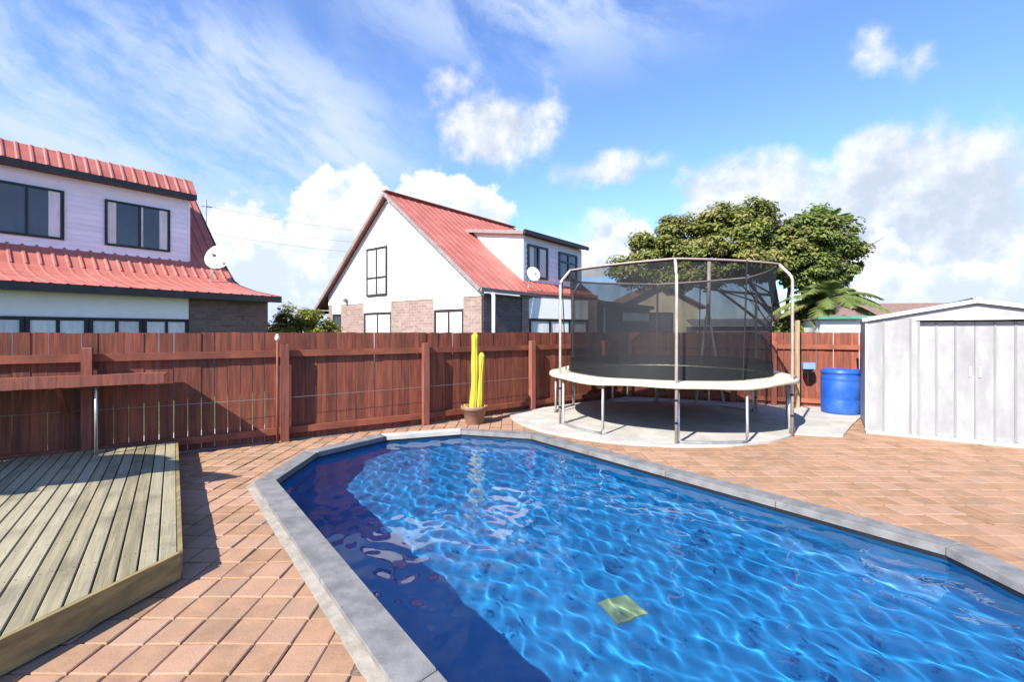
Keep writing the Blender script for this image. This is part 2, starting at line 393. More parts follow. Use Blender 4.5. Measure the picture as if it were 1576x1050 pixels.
# ------------------------------------------------------------------ layout in plan
AXD = Vector((-.612, .791)).normalized(); PRP = Vector((AXD.y, -AXD.x))
def pool_pt(al, pe): v = AXD*al+PRP*pe; return (v.x, v.y)
PW, PA, PB, PC = 3.55, 5.42, .75, 2.80
ps = PW/3.078
POOL = []
for al, pe in [(PB, PC-PW/2), (PB-.809*ps, PC-PW/2+.588*ps), (PB-1.118*ps, PC), (PB-.809*ps, PC+PW/2-.588*ps), (PB, PC+PW/2),
               (PA, PC+PW/2), (PA+.809*ps, PC+PW/2-.588*ps), (PA+1.118*ps, PC), (PA+.809*ps, PC-PW/2+.588*ps), (PA, PC-PW/2)]:
    POOL.append(pool_pt(al, pe))
area = sum(POOL[i-1][0]*POOL[i][1]-POOL[i][0]*POOL[i-1][1] for i in range(len(POOL)))
if area < 0: POOL = POOL[::-1]
COPO = offset_poly(POOL, .175)
DECK = [(-4.43, 6.16), (-2.16, 3.016), (-2.325, 2.397), (-2.80, .60), (-9.0, .60), (-9.0, 3.2)]
FD = Vector((.836, .549)); FN = Vector((.549, -.836))            # fence run beside the deck, and the side that faces the pool
F1 = Vector((-3.31, 6.82)); F2 = Vector((-1.48, 8.02)); F3 = Vector((.41, 9.50)); F4 = Vector((2.83, 11.38)); F5 = Vector((9.4, 8.36))
F0 = F1-FD*8.64
SLC = Vector((2.52, 9.02)); SLR = 2.57
SLAB = [(SLC.x+SLR*math.cos(R(a)), SLC.y+SLR*math.sin(R(a))) for a in range(184, 318, 6)] + [(5.02, 7.10), (5.78, 7.95), (7.2, 9.45), (2.85, 11.42), (.42, 9.55)]
TRC = Vector((2.8, 8.58)); TRR = 2.06

# ground sheet with the pool cut out
def sheet_with_hole(name, outer, hole, z, m, kind):
    import bmesh
    bm = bmesh.new()
    def loop(pts):
        vs = [bm.verts.new((x, y, z)) for x, y in pts]; return [bm.edges.new((vs[i-1], vs[i])) for i in range(len(vs))]
    e = loop(outer)+loop(hole)
    bmesh.ops.triangle_fill(bm, use_beauty=True, use_dissolve=False, edges=e)
    for f in bm.faces:
        if f.normal.z < 0: f.normal_flip()
    me = bpy.data.meshes.new(name); bm.to_mesh(me); bm.free(); me.materials.append(m)
    o = bpy.data.objects.new(name, me); COL.objects.link(o); return tag(o, None, None, None, kind)
HOLE = offset_poly(POOL, .10)
ground = sheet_with_hole('ground', [(-900, -300), (900, -300), (900, 1500), (-900, 1500)], HOLE, -.05, m_grass, 'structure')
ground['label'] = 'grassy ground around the houses and yard'
pav = sheet_with_hole('patio_paving', [(-9.2, -3), (11, -3), (11, 7.7), (2.9, 11.5), tuple(F3-FN*.2), tuple(F2-FN*.2), tuple(F1-FN*.2), tuple(F0-FN*.2)], HOLE, -.012, m_bed, 'structure')
pav['label'] = 'red clay paving around the blue pool'
slab_o = MB().prism(SLAB, -.03, .028).build('concrete_slab', m_slab); tag(slab_o, 'pale round concrete slab under the trampoline', None, None, 'structure')

# pale strip behind the long fence, added so its plank gaps look light
pp = [F0-FN*.25, F1-FN*.25, F2-FN*.25, F2-FN*1.6, F1-FN*1.7, F0-FN*1.7]
tag(MB().prism([tuple(v) for v in pp], -.06, -.012).build('gap_backing', m_backing), 'pale strip added behind the fence to lighten its plank gaps', None, None, 'structure')

# ------------------------------------------------------------------ pavers
PX, PY = .190, .2130
def paver_bm(mb, cx, cy, tilt=0., dz=0.):
    w, d = (PX-.009)/2, (PY-.009)/2; c = .006; t1, t2 = random.uniform(-1, 1)*tilt, random.uniform(-1, 1)*tilt
    B = [(-w, -d), (w, -d), (w, d), (-w, d)]; T = [(-w+c, -d+c), (w-c, -d+c), (w-c, d-c), (-w+c, d-c)]
    z = lambda x, y, b: b+dz+x*t1+y*t2
    vs = [(cx+x, cy+y, -.02) for x, y in B]+[(cx+x, cy+y, z(x, y, -.005)) for x, y in B]+[(cx+x, cy+y, z(x, y, 0)) for x, y in T]
    fs = [(i, (i+1) % 4, 4+(i+1) % 4, 4+i) for i in range(4)]+[(4+i, 4+(i+1) % 4, 8+(i+1) % 4, 8+i) for i in range(4)]+[(8, 9, 10, 11)]
    mb.add(vs, fs)
YARD = [tuple(F0+FN*.0), tuple(F1), tuple(F2), tuple(F3), tuple(F4), tuple(F5), (9.4, -2), (-9, -2)]
cells = []
for i in range(-40, 52):
    for j in range(-16, 48):
        cx = -1.70+PX*(i+.5); cy = 2.185+PY*(j+.5); p = (cx, cy)
        if not inside(p, YARD) or sdist(p, COPO) > .025 or sdist(p, SLAB) > .16 or sdist(p, DECK) > .25: continue
        cells.append(p)
def vis(p):
    x, y = p
    if y < .5: return -1
    u = 788+720*x/y; v = 511+720*EYE/y
    if not (-10 < u < 1586 and v < 1062): return -1
    if sdist(p, DECK) > .05: return -1
    return 1/(y*y*y)
order = sorted(cells, key=vis, reverse=True)
pmesh = []
for k in range(6):
    mb = MB(); paver_bm(mb, 0, 0, .022); o = mb.build('paver', m_paver, pav); pmesh.append(o.data)
    if k: bpy.data.objects.remove(o)
    else: p0 = o
for k, p in enumerate(order[:300]):
    loc = (p[0]+random.uniform(-.002, .002), p[1]+random.uniform(-.002, .002), random.uniform(-.005, .002))
    if k == 0: p0.location = loc
    else: inst(p0, pav, loc, random.choice((0, math.pi))+random.uniform(-.008, .008), random.choice(pmesh))
mb = MB()
for p in order[300:]: paver_bm(mb, p[0]+random.uniform(-.002, .002), p[1]+random.uniform(-.002, .002), .012, random.uniform(-.002, .002))
mb.build('distant_pavers', m_paver, pav, kind='stuff')

# ------------------------------------------------------------------ pool
WZ = -.055; FLZ = -.74
pc = pool_pt((PA+PB)/2, PC)
pool = thing('swimming_pool', (pc[0], pc[1], 0), 'long blue lined in ground pool with angled ends and grey coping', 'pool')
n = len(POOL); mb = MB()
COV = offset_poly(POOL, -.12)
vs = [(x, y, .0) for x, y in POOL]+[(x, y, FLZ+.12) for x, y in POOL]+[(x, y, FLZ) for x, y in COV]
mb.add(vs, [((i+1) % n, i, n+i, n+(i+1) % n) for i in range(n)]+[(n+(i+1) % n, n+i, 2*n+i, 2*n+(i+1) % n) for i in range(n)]+[tuple(range(2*n, 3*n))])
liner = mb.build('liner', m_liner, pool); liner.cycles.is_caustics_receiver = True
# coping stones butted end to end
IN = offset_poly(POOL, -.022); OUT = COPO
for i in range(n):
    a0, a1, b0, b1 = Vector(IN[i-1]), Vector(IN[i]), Vector(OUT[i-1]), Vector(OUT[i])
    k = max(1, round((a1-a0).length/1.16)); g = .004/(a1-a0).length
    for j in range(k):
        f0, f1 = j/k+g, (j+1)/k-g
        q = [a0.lerp(a1, f0), a0.lerp(a1, f1), b0.lerp(b1, f1), b0.lerp(b1, f0)]
        ce = (q[0]+q[1]+q[2]+q[3])/4; e = .008
        t = [p+(ce-p).normalized()*e for p in q]
        mb = MB(); vs = [(*p, -.02) for p in q]+[(*p, .034) for p in q]+[(*p, .042) for p in t]
        fs = [(0, 1, 2, 3)]+[(x, y, 4+y, 4+x) for x, y in ((0, 3), (3, 2), (2, 1), (1, 0))]+[(4+x, 4+y, 8+y, 8+x) for x, y in ((0, 3), (3, 2), (2, 1), (1, 0))]+[(11, 10, 9, 8)]
        far = (Vector(POOL[i-1])+Vector(POOL[i]))/2-Vector(pool_pt(PA+1.0*ps, PC+.48*ps))
        mb.add(vs, fs).build('coping_stone', m_slab if far.length < .35 else m_coping, pool)
O2 = offset_poly(POOL, .24)
mb = MB()
vs = [(x, y, .012) for x, y in COPO]+[(x, y, .003) for x, y in O2]+[(x, y, -.03) for x, y in O2]
mb.add(vs, [(i, (i+1) % n, n+(i+1) % n, n+i)[::-1] for i in range(n)]+[(n+i, n+(i+1) % n, 2*n+(i+1) % n, 2*n+i)[::-1] for i in range(n)]).build('mortar_haunch', m_mortar, pool)
# bead of dark liner track under the coping
mb = MB(); BD = offset_poly(POOL, -.005)
for i in range(n): mb.bar((*BD[i-1], -.034), (*BD[i], -.034), .01, .05)
mb.build('liner_track', m_black, pool)
dr = MB()
dc = Vector((.80, 3.36)); c45 = Vector((math.cos(R(22)), math.sin(R(22)))); c46 = Vector((-c45.y, c45.x))
dr.obox((*(dc-c45*.12-c46*.12), FLZ+.001), (*(c45*.24), 0), (*(c46*.24), 0), (0, 0, .02))
for k in range(5): dr.obox((*(dc-c45*.09+c45*(.035*k)-c46*.09), FLZ+.0215), (*(c45*.012), 0), (*(c46*.18), 0), (0, 0, .006))
d_o = dr.build('drain_cover', m_drain, pool); d_o.cycles.is_caustics_receiver = True
# water: wave heights on a grid clipped to the pool outline
def waves(x, y):
    g = np.random.default_rng(5); h = 0
    for k in range(34):
        lam = .068*1.047**k; th = R(30)+g.normal(0, .62); kk = 2*math.pi/lam
        ph = g.random()*6.28
        h = h + AMP/kk**1.9*np.sin(kk*(x*math.cos(th)+y*math.sin(th))+ph+.7*np.sin(1.7*x+2.6*y+ph))
    return h
AMP = .205
STEP = .017
a0, a1, b0, b1 = PB-1.118*ps-.02, PA+1.118*ps+.02, PC-PW/2-.02, PC+PW/2+.02
al = np.arange(a0, a1, STEP); pe = np.arange(b0, b1, STEP); A, B = np.meshgrid(al, pe, indexing='ij')
X = AXD.x*A+PRP.x*B; Y = AXD.y*A+PRP.y*B; Z = WZ+waves(X, Y)
keep = np.zeros(X.shape, bool)
OUTL = offset_poly(POOL, .02)
for i in range(X.shape[0]):
    for j in range(X.shape[1]): keep[i, j] = inside((X[i, j], Y[i, j]), OUTL)
idx = -np.ones(X.shape, int); idx[keep] = np.arange(keep.sum()); fs = []
for i in range(X.shape[0]-1):
    for j in range(X.shape[1]-1):
        q = (idx[i, j], idx[i+1, j], idx[i+1, j+1], idx[i, j+1])
        if min(q) >= 0: fs.append(q)
mb = MB(); mb.v = list(zip(X[keep].tolist(), Y[keep].tolist(), Z[keep].tolist())); mb.f = [tuple(int(t) for t in f) for f in fs]
me_test = mb.build('water', m_water, None, smooth=True)
if me_test.data.polygons[0].normal.z < 0: me_test.data.flip_normals()
water = tag(me_test, 'clear rippled blue water filling the pool', None, None, 'structure')
water.cycles.is_caustics_caster = True

# ------------------------------------------------------------------ deck
deck = thing('timber_deck', (-5, 3.5, 0), 'low weathered timber deck with grooved boards beside the pool', 'deck')
BD_ = Vector((-.586, .810)); BN = Vector((-.810, -.586))          # board direction, and step away from the right edge
E0 = Vector((-2.16, 3.016)); PITCH = .0965; DZ = .18
def line_hit(p, d, a, b):
    e = Vector(b)-Vector(a); den = d.x*e.y-d.y*e.x; w = Vector(a)-p
    return (w.x*e.y-w.y*e.x)/den
def clip_board(off0, off1):
    pts = []
    for off in (off0, off1):
        p = E0+BN*off
        far = line_hit(p, BD_, F0+FN*.05, F1+FN*.05)
        near = line_hit(p, BD_, E0, (-2.80, .60)) if True else 0
        pts.append((p+BD_*near, p+BD_*far))
    return pts
for k in range(44):
    w0, w1 = (PITCH*k+.0045, PITCH*(k+1)-.0045) if k else (.0, PITCH-.004)
    (n0, f0), (n1, f1) = clip_board(w0, w1)
    if (f0-n0).dot(BD_) < .1: continue
    if n0.y < -3: continue
    z1 = DZ+random.uniform(-.0015, .0015); c = (n0+n1+f0+f1)/4; e = .004
    q = [n0, n1, f1, f0]
    mb = MB(); s1 = BN*e
    t = [n0+s1, n1-s1, f1-s1, f0+s1]
    vs = [(*p, DZ-.03) for p in q]+[(*p, z1-.004) for p in q]+[(*p, z1) for p in t]
    # local axes follow the board so that the grain does too
    me = bpy.data.meshes.new('deck_board'); ang = math.atan2(BD_.y, BD_.x)-math.pi/2
    ca, sa = math.cos(-ang), math.sin(-ang)
    loc = [((x-c.x)*ca-(y-c.y)*sa, (x-c.x)*sa+(y-c.y)*ca, z-DZ) for x, y, z in vs]
    me.from_pydata(loc, [], [(0, 3, 2, 1), (0, 1, 5, 4), (1, 2, 6, 5), (2, 3, 7, 6), (3, 0, 4, 7), (4, 5, 9, 8), (5, 6, 10, 9), (6, 7, 11, 10), (7, 4, 8, 11), (8, 9, 10, 11)])
    me.materials.append(m_deck); o = bpy.data.objects.new('deck_board', me); COL.objects.link(o); o.parent = deck
    o.location = (c.x+5, c.y-3.5, DZ); o.rotation_euler = (0, 0, ang)
ED = (E0-Vector((-2.80, .60))).normalized()                       # direction of the angled front edge
en = Vector((ED.y, -ED.x))
q0, q1 = Vector((-2.80, .60)), E0
MB().obox((*(q0+en*.002), 0.012), (*(q1-q0), 0), (*(en*.03), 0), (0, 0, DZ-.012)).build('fascia_board', m_fascia, deck)
fe = E0+BD_*line_hit(E0, BD_, F0+FN*.06, F1+FN*.06)
sn = Vector((.810, .586))
MB().obox((*(E0+sn*.002), 0.012), (*(fe-E0), 0), (*(sn*.028), 0), (0, 0, DZ-.013)).build('fascia_board', m_fascia, deck)
mb = MB()
for k in range(6):
    off = .3+k*.6; p = E0-BD_*.0+BN*.03
    mb.obox((*(E0+BN*(off)+BD_*.25), .0), (*(BD_*1.6), 0), (*(BN*.05), 0), (0, 0, DZ-.032))
mb.build('joist', m_fascia, deck)

mb = MB(); g = random.Random(17)
for k in range(30):
    for w in (.022, .074):
        off = PITCH*k+w
        for run in (.12, .62, 1.12, 1.62, 2.12, 2.62, 3.12, 3.62):
            c = E0+BN*off+BD_*(run-line_hit(E0, BD_, E0, (-2.80, .60))*0)
            if not inside((c.x, c.y), DECK): continue
            c = c+BD_*g.uniform(-.01, .01); mb.add([(c.x+.0042*math.cos(a*1.047), c.y+.0042*math.sin(a*1.047), DZ+.0022) for a in range(6)], [(0, 1, 2, 3, 4, 5)])
mb.build('screws', m_dark, deck, kind='stuff')

# ------------------------------------------------------------------ fences
ZT = 1.592
def fence_run(name, label, runs, posts_at, leaks=False, wire=None):
    a0 = runs[0][0]; root = thing(name, (a0.x, a0.y, 0), label, 'fence', 'red brown timber fences around the yard')
    hts = [1.578, 1.58, 1.576]; src = []
    for h in hts:
        w = .145; mb = MB(); t = .019
        mb.obox((-w/2, -t/2, 0), (w, 0, 0), (0, t, 0), (0, 0, h)); o = mb.build('plank', m_fence, None); src.append(o.data)
        bpy.data.objects.remove(o)
    for (a, b, post_s) in runs:
        d = (b-a).normalized(); nn = Vector((d.y, -d.x)); L = (b-a).length; ang = math.atan2(d.y, d.x)
        off = -.115; x = .075; k = 0
        while x < L:
            p = a+d*x+nn*(off+random.uniform(-.003, .003))
            o = bpy.data.objects.new('plank', random.choice(src)); COL.objects.link(o); o.parent = root
            o.location = (p.x-a0.x, p.y-a0.y, ZT-1.578+random.uniform(-.008, .004)); o.rotation_euler = (random.uniform(-.004, .004), random.uniform(-.004, .004), ang)
            gap = .003
            if leaks and (p.x > -4.9 and p.x < -3.5): gap = random.choice((.003, .006, .008, .008))
            elif random.random() < .12: gap = .007
            x += .145+gap+random.uniform(0, .002); k += 1
        for (z0, z1, dep) in ((1.235, 1.33, .05), (.10, .195, .05)):
            o = a+nn*(off+.011)
            MB().obox((o.x, o.y, z0), (*(d*L), 0), (*(nn*dep), 0), (0, 0, z1-z0)).build('rail', m_rail, root)
        for s, h in post_s:
            p = a+d*s+nn*(off+.0625)
            hw = .05; mb = MB(); e = .006
            poly = [p-d*hw, p+d*hw, p+d*hw+nn*.1, p-d*hw+nn*.1]
            poly2 = [p-d*(hw-e)+nn*e, p+d*(hw-e)+nn*e, p+d*(hw-e)+nn*(.1-e), p-d*(hw-e)+nn*(.1-e)]
            vs = [(*q, -.03) for q in poly]+[(*q, h-e) for q in poly]+[(*q, h) for q in poly2]
            mb.add(vs, [(i, (i+1) % 4, 4+(i+1) % 4, 4+i) for i in range(4)]+[(4+i, 4+(i+1) % 4, 8+(i+1) % 4, 8+i) for i in range(4)]+[(8, 9, 10, 11)]).build('post', m_post, root)
    if wire:
        MB().tube([(*(p+FN*.02), z) for p, z in wire], .0025, 5).build('wire', m_galv, root)
    return root
L12 = (F2-F1).length; L23 = (F3-F2).length; L34 = (F4-F3).length; L45 = (F5-F4).length
fence_run('timber_fence', 'long red brown timber fence behind the pool, from the deck to the corner',
          [(F0, F1, [(0.1, 1.41), (2.16, 1.41), (4.32, 1.40), (6.48, 1.41), (8.64, 1.42)]), (F1, F2, [(L12, 1.41)]), (F2, F3, [(L23, 1.42)]), (F3, F4, [(L34*.72, 1.40)])], None, True,
          [(F1-FD*3.4, .66), (F1, .64), (F2, .66), (F3, .68)])
fence_run('timber_fence', 'shorter red brown timber fence running behind the blue barrel and shed', [(F4, F5, [(.05, 1.4), (2.3, 1.4), (3.1, 1.4), (5.6, 1.4)])], None)

# shelf fixed along the fence over the deck
sh = thing('wall_shelf', (-5.2, 5.3, 0), 'red brown wooden shelf fixed along the fence above the deck', 'shelf')
S1 = Vector((-4.205, 5.655)); SL = 3.6
MB().obox((*(S1-FD*SL), 1.055), (*(FD*SL), 0), (*(-FN*.52), 0), (0, 0, .025)).build('shelf_board', m_rail, sh)
MB().obox((*(S1-FD*SL+FN*.001), .985), (*(FD*(SL+.002)), 0), (*(FN*.022), 0), (0, 0, .125)).build('front_board', m_post, sh)
for t in (.95, 2.5):
    p = S1-FD*t; MB().bar((*(p-FN*.46), .62), (*(p-FN*.03), 1.03), .045, .06).build('bracket', m_rail, sh)
p = S1-FD*.63
MB().tube([(*(p-FN*.06), .18), (*(p-FN*.06), 1.05)], .017, 10).build('support_pole', m_galv, sh, smooth=True)

# garden torch standing against the first post
p = F1+Vector((-.06, -.10)); to = thing('garden_torch', (p.x, p.y, 0), 'slender garden torch with pale head against the fence post', 'torch')
MB().tube([(p.x, p.y, 0), (p.x, p.y, 1.47)], [.018, .016], 10).build('pole', m_post, to, smooth=True)
MB().lathe((p.x, p.y, 1.47), [(.016, 0), (.03, .015), (.036, .045), (.028, .07), (.016, .08), (.022, .092), (.006, .105)], 14).build('head', m_pale_bulb, to, smooth=True)

# ------------------------------------------------------------------ potted cactus
p = Vector((-.655, 8.17)); pt = thing('potted_cactus', (p.x, p.y, 0), 'tall yellow two stemmed cactus in a terracotta pot by the fence', 'potted plant')
MB().lathe((p.x, p.y, 0), [(.145, 0), (.155, .01), (.205, .245), (.232, .25), (.24, .30), (.236, .315), (.215, .315), (.208, .26), (.0, .26)], 36, False).build('pot', m_pot, pt, smooth=True)
MB().lathe((p.x, p.y, .0), [(.0, .285), (.1, .283), (.206, .27)], 24, False).build('soil', m_soil, pt, smooth=True)
def ribbed_stem(path, rad, n=40, ribs=8):
    mb = MB(); m = len(path); vs = []; fs = []
    for i, (q, r) in enumerate(zip(path, rad)):
        for k in range(n):
            a = 2*math.pi*k/n; rr = r*(1+.2*abs(math.cos(ribs*a/2))-.1); vs.append((q[0]+rr*math.cos(a), q[1]+rr*math.sin(a), q[2]))
    for i in range(m-1):
        for k in range(n): fs.append((i*n+k, i*n+(k+1) % n, (i+1)*n+(k+1) % n, (i+1)*n+k))
    fs.append(tuple(range((m-1)*n, m*n))); return mb.add(vs, fs)
pa = [(p.x-.02+.045*t+.012*math.sin(5*t), p.y, .27+1.32*t) for t in np.linspace(0, 1, 26)]
ra = [.066-.012*t+.004*math.sin(14*t) for t in np.linspace(0, .96, 25)]+[.02]
ribbed_stem(pa, ra).build('stem', m_cactus, pt, smooth=True)
pa = [(p.x+.075+.05*t**1.2, p.y+.02, .27+.97*t) for t in np.linspace(0, 1, 20)]
ra = [.062+.008*math.sin(9*t)-.014*t for t in np.linspace(0, .95, 19)]+[.018]
ribbed_stem(pa, ra).build('stem', m_cactus, pt, smooth=True)
mb = MB(); g = random.Random(13)
for (bx_, bz, ht, rd, lean) in ((p.x-.02, .27, 1.26, .064, .045), (p.x+.075, .27, .92, .06, .05)):
    z = .05
    while z < ht:
        for k in range(8):
            a = 2*math.pi*k/8; t = z/ht; cx_ = bx_+lean*t; rr = rd*1.04-.012*t
            c = Vector((cx_+rr*math.cos(a), p.y+rr*math.sin(a), bz+z+g.uniform(-.006, .006))); o_ = Vector((math.cos(a), math.sin(a), 0)); sd = Vector((-o_.y, o_.x, 0))
            for q in (-1, 0, 1):
                tip = c+o_*.016+sd*.012*q+Vector((0, 0, .008*g.uniform(-1, 1))); mb.add([c-Vector((0, 0, .003)), c+Vector((0, 0, .003)), tip], [(0, 1, 2)])
        z += .032
mb.build('spines', m_fascia, pt, kind='stuff')
mb = MB(); g = random.Random(3)
for k in range(9):
    a = g.random()*6.28; r = .09+.1*g.random(); mb.tube([(p.x+r*math.cos(a), p.y+r*math.sin(a), .275), (p.x+r*1.05*math.cos(a), p.y+r*1.05*math.sin(a), .31+.04*g.random())], [.018, .012], 7)
mb.build('offset_stem', m_cactus, pt, smooth=True)

# ------------------------------------------------------------------ trampoline
tr = thing('trampoline', (TRC.x, TRC.y, 0), 'round trampoline with cream pad and black safety net on the concrete slab', 'trampoline')
def tp(a, r, z): return (TRC.x+r*math.cos(R(a)), TRC.y+r*math.sin(R(a)), z)
RZ = .86; ANG = [-163.7+60*k for k in range(6)]
MB().tube([tp(a, 1.93, RZ-.03) for a in range(0, 360, 5)], .024, 8, closed=True).build('frame_ring', m_galv, tr, smooth=True)
mb = MB(); NR = 72; vs = []; fs = []
prof = [(1.70, .0), (1.72, .022), (1.88, .03), (2.05, .022), (2.10, -.005), (2.115, -.055), (2.10, -.06), (2.08, -.02), (1.86, .0)]
for i in range(NR):
    a = 360*i/NR; w = .012*math.sin(R(a*6+40))+.008*math.sin(R(a*11)); 
    for (r, z) in prof: vs.append(tp(a, r, RZ+z+w*(.3 if r < 2.04 else 1.0)))
m_ = len(prof)
fs = [(i*m_+k, ((i+1) % NR)*m_+k, ((i+1) % NR)*m_+(k+1) % m_, i*m_+(k+1) % m_) for i in range(NR) for k in range(m_)]
mb.add(vs, fs).build('safety_pad', m_pad, tr, smooth=True)
MB().lathe((TRC.x, TRC.y, RZ), [(0, -.02), (.8, -.016), (1.72, .004)], 72, False).build('jumping_mat', m_mat, tr, smooth=True)
mb = MB()
for i in range(72): mb.bar(tp(i*5, 1.70, RZ-.005), tp(i*5, 1.92, RZ-.03), .012, .012)
mb.build('springs', m_galv, tr, kind='stuff')
for k, a in enumerate(ANG):
    pts = [tp(a, TRR, .02), tp(a, TRR, 2.40), tp(a, TRR-.015, 2.45), tp(a, TRR-.05, 2.50), tp(a, TRR-.19, 2.66)]
    MB().tube(pts, .0225, 10).build('enclosure_pole', m_polep, tr, smooth=True)
    b = a+30; arc = [tp(a+30*i/6, TRR-.05+.02, .045) for i in range(7)]
    legs = [tp(a+.8, TRR-.05, RZ-.04), tp(a+.8, TRR-.045, .12), tp(a+1.6, TRR-.03, .05)]+arc[1:-1]+[tp(b-1.6, TRR-.03, .05), tp(b-.8, TRR-.045, .12), tp(b-.8, TRR-.05, RZ-.04)]
    MB().tube(legs, .021, 10).build('leg', m_galv, tr, smooth=True)
    mb = MB()
    for z in (.30, .62): mb.lathe((tp(a, TRR, z)[0], tp(a, TRR, z)[1], z), [(.028, 0), (.028, .03)], 10)
    mb.build('pole_clamp', m_black, tr)
rim = []
for k in range(6):
    A0, A1 = Vector(tp(ANG[k], TRR-.18, 2.66)), Vector(tp(ANG[(k+1) % 6], TRR-.18, 2.66))
    for i in range(18):
        t = i/18; q = A0.lerp(A1, t); c = Vector((TRC.x, TRC.y, q.z)); out = (q-c).normalized(); rim.append(q+out*(.10*4*t*(1-t)))
MB().tube(rim, .016, 8, closed=True).build('top_rail', m_pinkpole, tr, smooth=True)
# net: three heights of scalloped wall
nv = []; nf = []; nz = [RZ+.03, 1.2, 1.7, 2.2, 2.64]
for j, z in enumerate(nz):
    t = (z-nz[0])/(nz[-1]-nz[0])
    for i, q in enumerate(rim):
        c = Vector((TRC.x, TRC.y, 0)); d_ = Vector((q.x-c.x, q.y-c.y, 0)); r = d_.length; d_.normalize()
        sag = .035*math.sin(math.pi*t)+.022*(i % 2)*(1-.6*t); rr = (1.74)*(1-t)+(r-.01)*t-sag
        nv.append((c.x+d_.x*rr, c.y+d_.y*rr, z))
nn_ = len(rim)
for j in range(len(nz)-1):
    for i in range(nn_): nf.append((j*nn_+i, j*nn_+(i+1) % nn_, (j+1)*nn_+(i+1) % nn_, (j+1)*nn_+i))
MB().add(nv, nf).build('safety_net', m_net, tr, smooth=True)
hv = [nv[i] for i in range(nn_)]+[tuple(Vector(nv[i]).lerp(Vector(nv[nn_+i]), .68)) for i in range(nn_)]
hv = [(x+(x-TRC.x)*.004, y+(y-TRC.y)*.004, z) for x, y, z in hv]
MB().add(hv, [(i, (i+1) % nn_, nn_+(i+1) % nn_, nn_+i) for i in range(nn_)]).build('net_base_band', m_band, tr, smooth=True)
MB().tube([Vector(v)*1.0 for v in nv[-nn_:]], .008, 5, closed=True).build('net_hem', m_mat, tr)
MB().tube([Vector(v) for v in nv[:nn_]], .012, 5, closed=True).build('net_skirt', m_mat, tr)
for k in (1, 3, 5):
    a = ANG[k]+33
    MB().tube([tp(a, 1.80, RZ+.03), tp(a, 1.84, 1.7), tp(a, 1.88, 2.64)], .012, 6).build('net_sleeve', m_mat, tr)

# splayed pole behind the trampoline
q = Vector((4.34, 10.36)); fr = thing('splayed_pole', (q.x, q.y, 0), 'pale pink pole on two splayed legs behind the trampoline net', 'pole')
MB().tube([(q.x, q.y, 1.75), (q.x+.03, q.y, 3.2)], [.045, .04], 10).build('upper_pole', m_polep, fr, smooth=True)
for dx in (-.29, .33): MB().tube([(q.x+dx, q.y-.05, 0), (q.x+.03*(1 if dx > 0 else -1), q.y, 1.95)], .03, 10).build('leg', m_polep, fr, smooth=True)
q = Vector((5.93, 9.72)); st_ = MB().obox((q.x-.045, q.y-.04, .0), (.07, 0, 0), (0, .05, 0), (0, 0, 1.84)); o = st_.build('timber_stake', m_raw, None, origin=(q.x, q.y, 0))
tag(o, 'pale unpainted timber stake against the fence right of the trampoline', 'stake')
# clear-topped box on the fence
q = Vector((6.07, 9.68)); bx = thing('fence_box', (q.x, q.y, .7), 'small pale blue and black box mounted on the fence by the barrel', 'box')
MB().obox((q.x-.105, q.y-.10, .84), (.21, -.06, 0), (.04, .13, 0), (0, 0, .13)).build('cover', m_bluebox, bx)
mb = MB(); mb.add([(q.x-.09, q.y-.09, .838), (q.x+.09, q.y-.14, .838), (q.x+.11, q.y+.01, .838), (q.x-.06, q.y+.02, .838), (q.x-.045, q.y-.06, .74), (q.x+.05, q.y-.09, .74), (q.x+.06, q.y, .74), (q.x-.03, q.y+.01, .74)],
      [(0, 1, 5, 4), (1, 2, 6, 5), (2, 3, 7, 6), (3, 0, 4, 7), (4, 5, 6, 7), (3, 2, 1, 0)]); mb.build('base', m_black, bx)

# ------------------------------------------------------------------ barrel
q = Vector((6.39, 9.10)); ba = thing('plastic_barrel', (q.x, q.y, .028), 'bright blue plastic barrel between the fence and the shed', 'barrel')
r = .325
MB().lathe((q.x, q.y, .028), [(r*.93, 0), (r*.97, .02), (r, .06), (r, .26), (r*.985, .275), (r, .29), (r, .62), (r*.985, .635), (r, .65), (r*.99, .70), (r*.95, .735), (r*.965, .76), (r*.965, .82), (r*.93, .845), (r*.88, .845), (r*.88, .825), (0, .825)], 48, False).build('body', m_barrel, ba, smooth=True)
for s in (-.12, .12): MB().lathe((q.x+s, q.y-.02, .85), [(.045, 0), (.045, .03), (.03, .035), (0, .035)], 16, False).build('bung', m_barrel, ba)
mb = MB(); mb.lathe((q.x, q.y, .028), [(r*.985, .77), (r*1.0, .775), (r*1.0, .80), (r*.985, .805)], 48, False); mb.build('clamp_ring', m_barrel, ba, smooth=True)

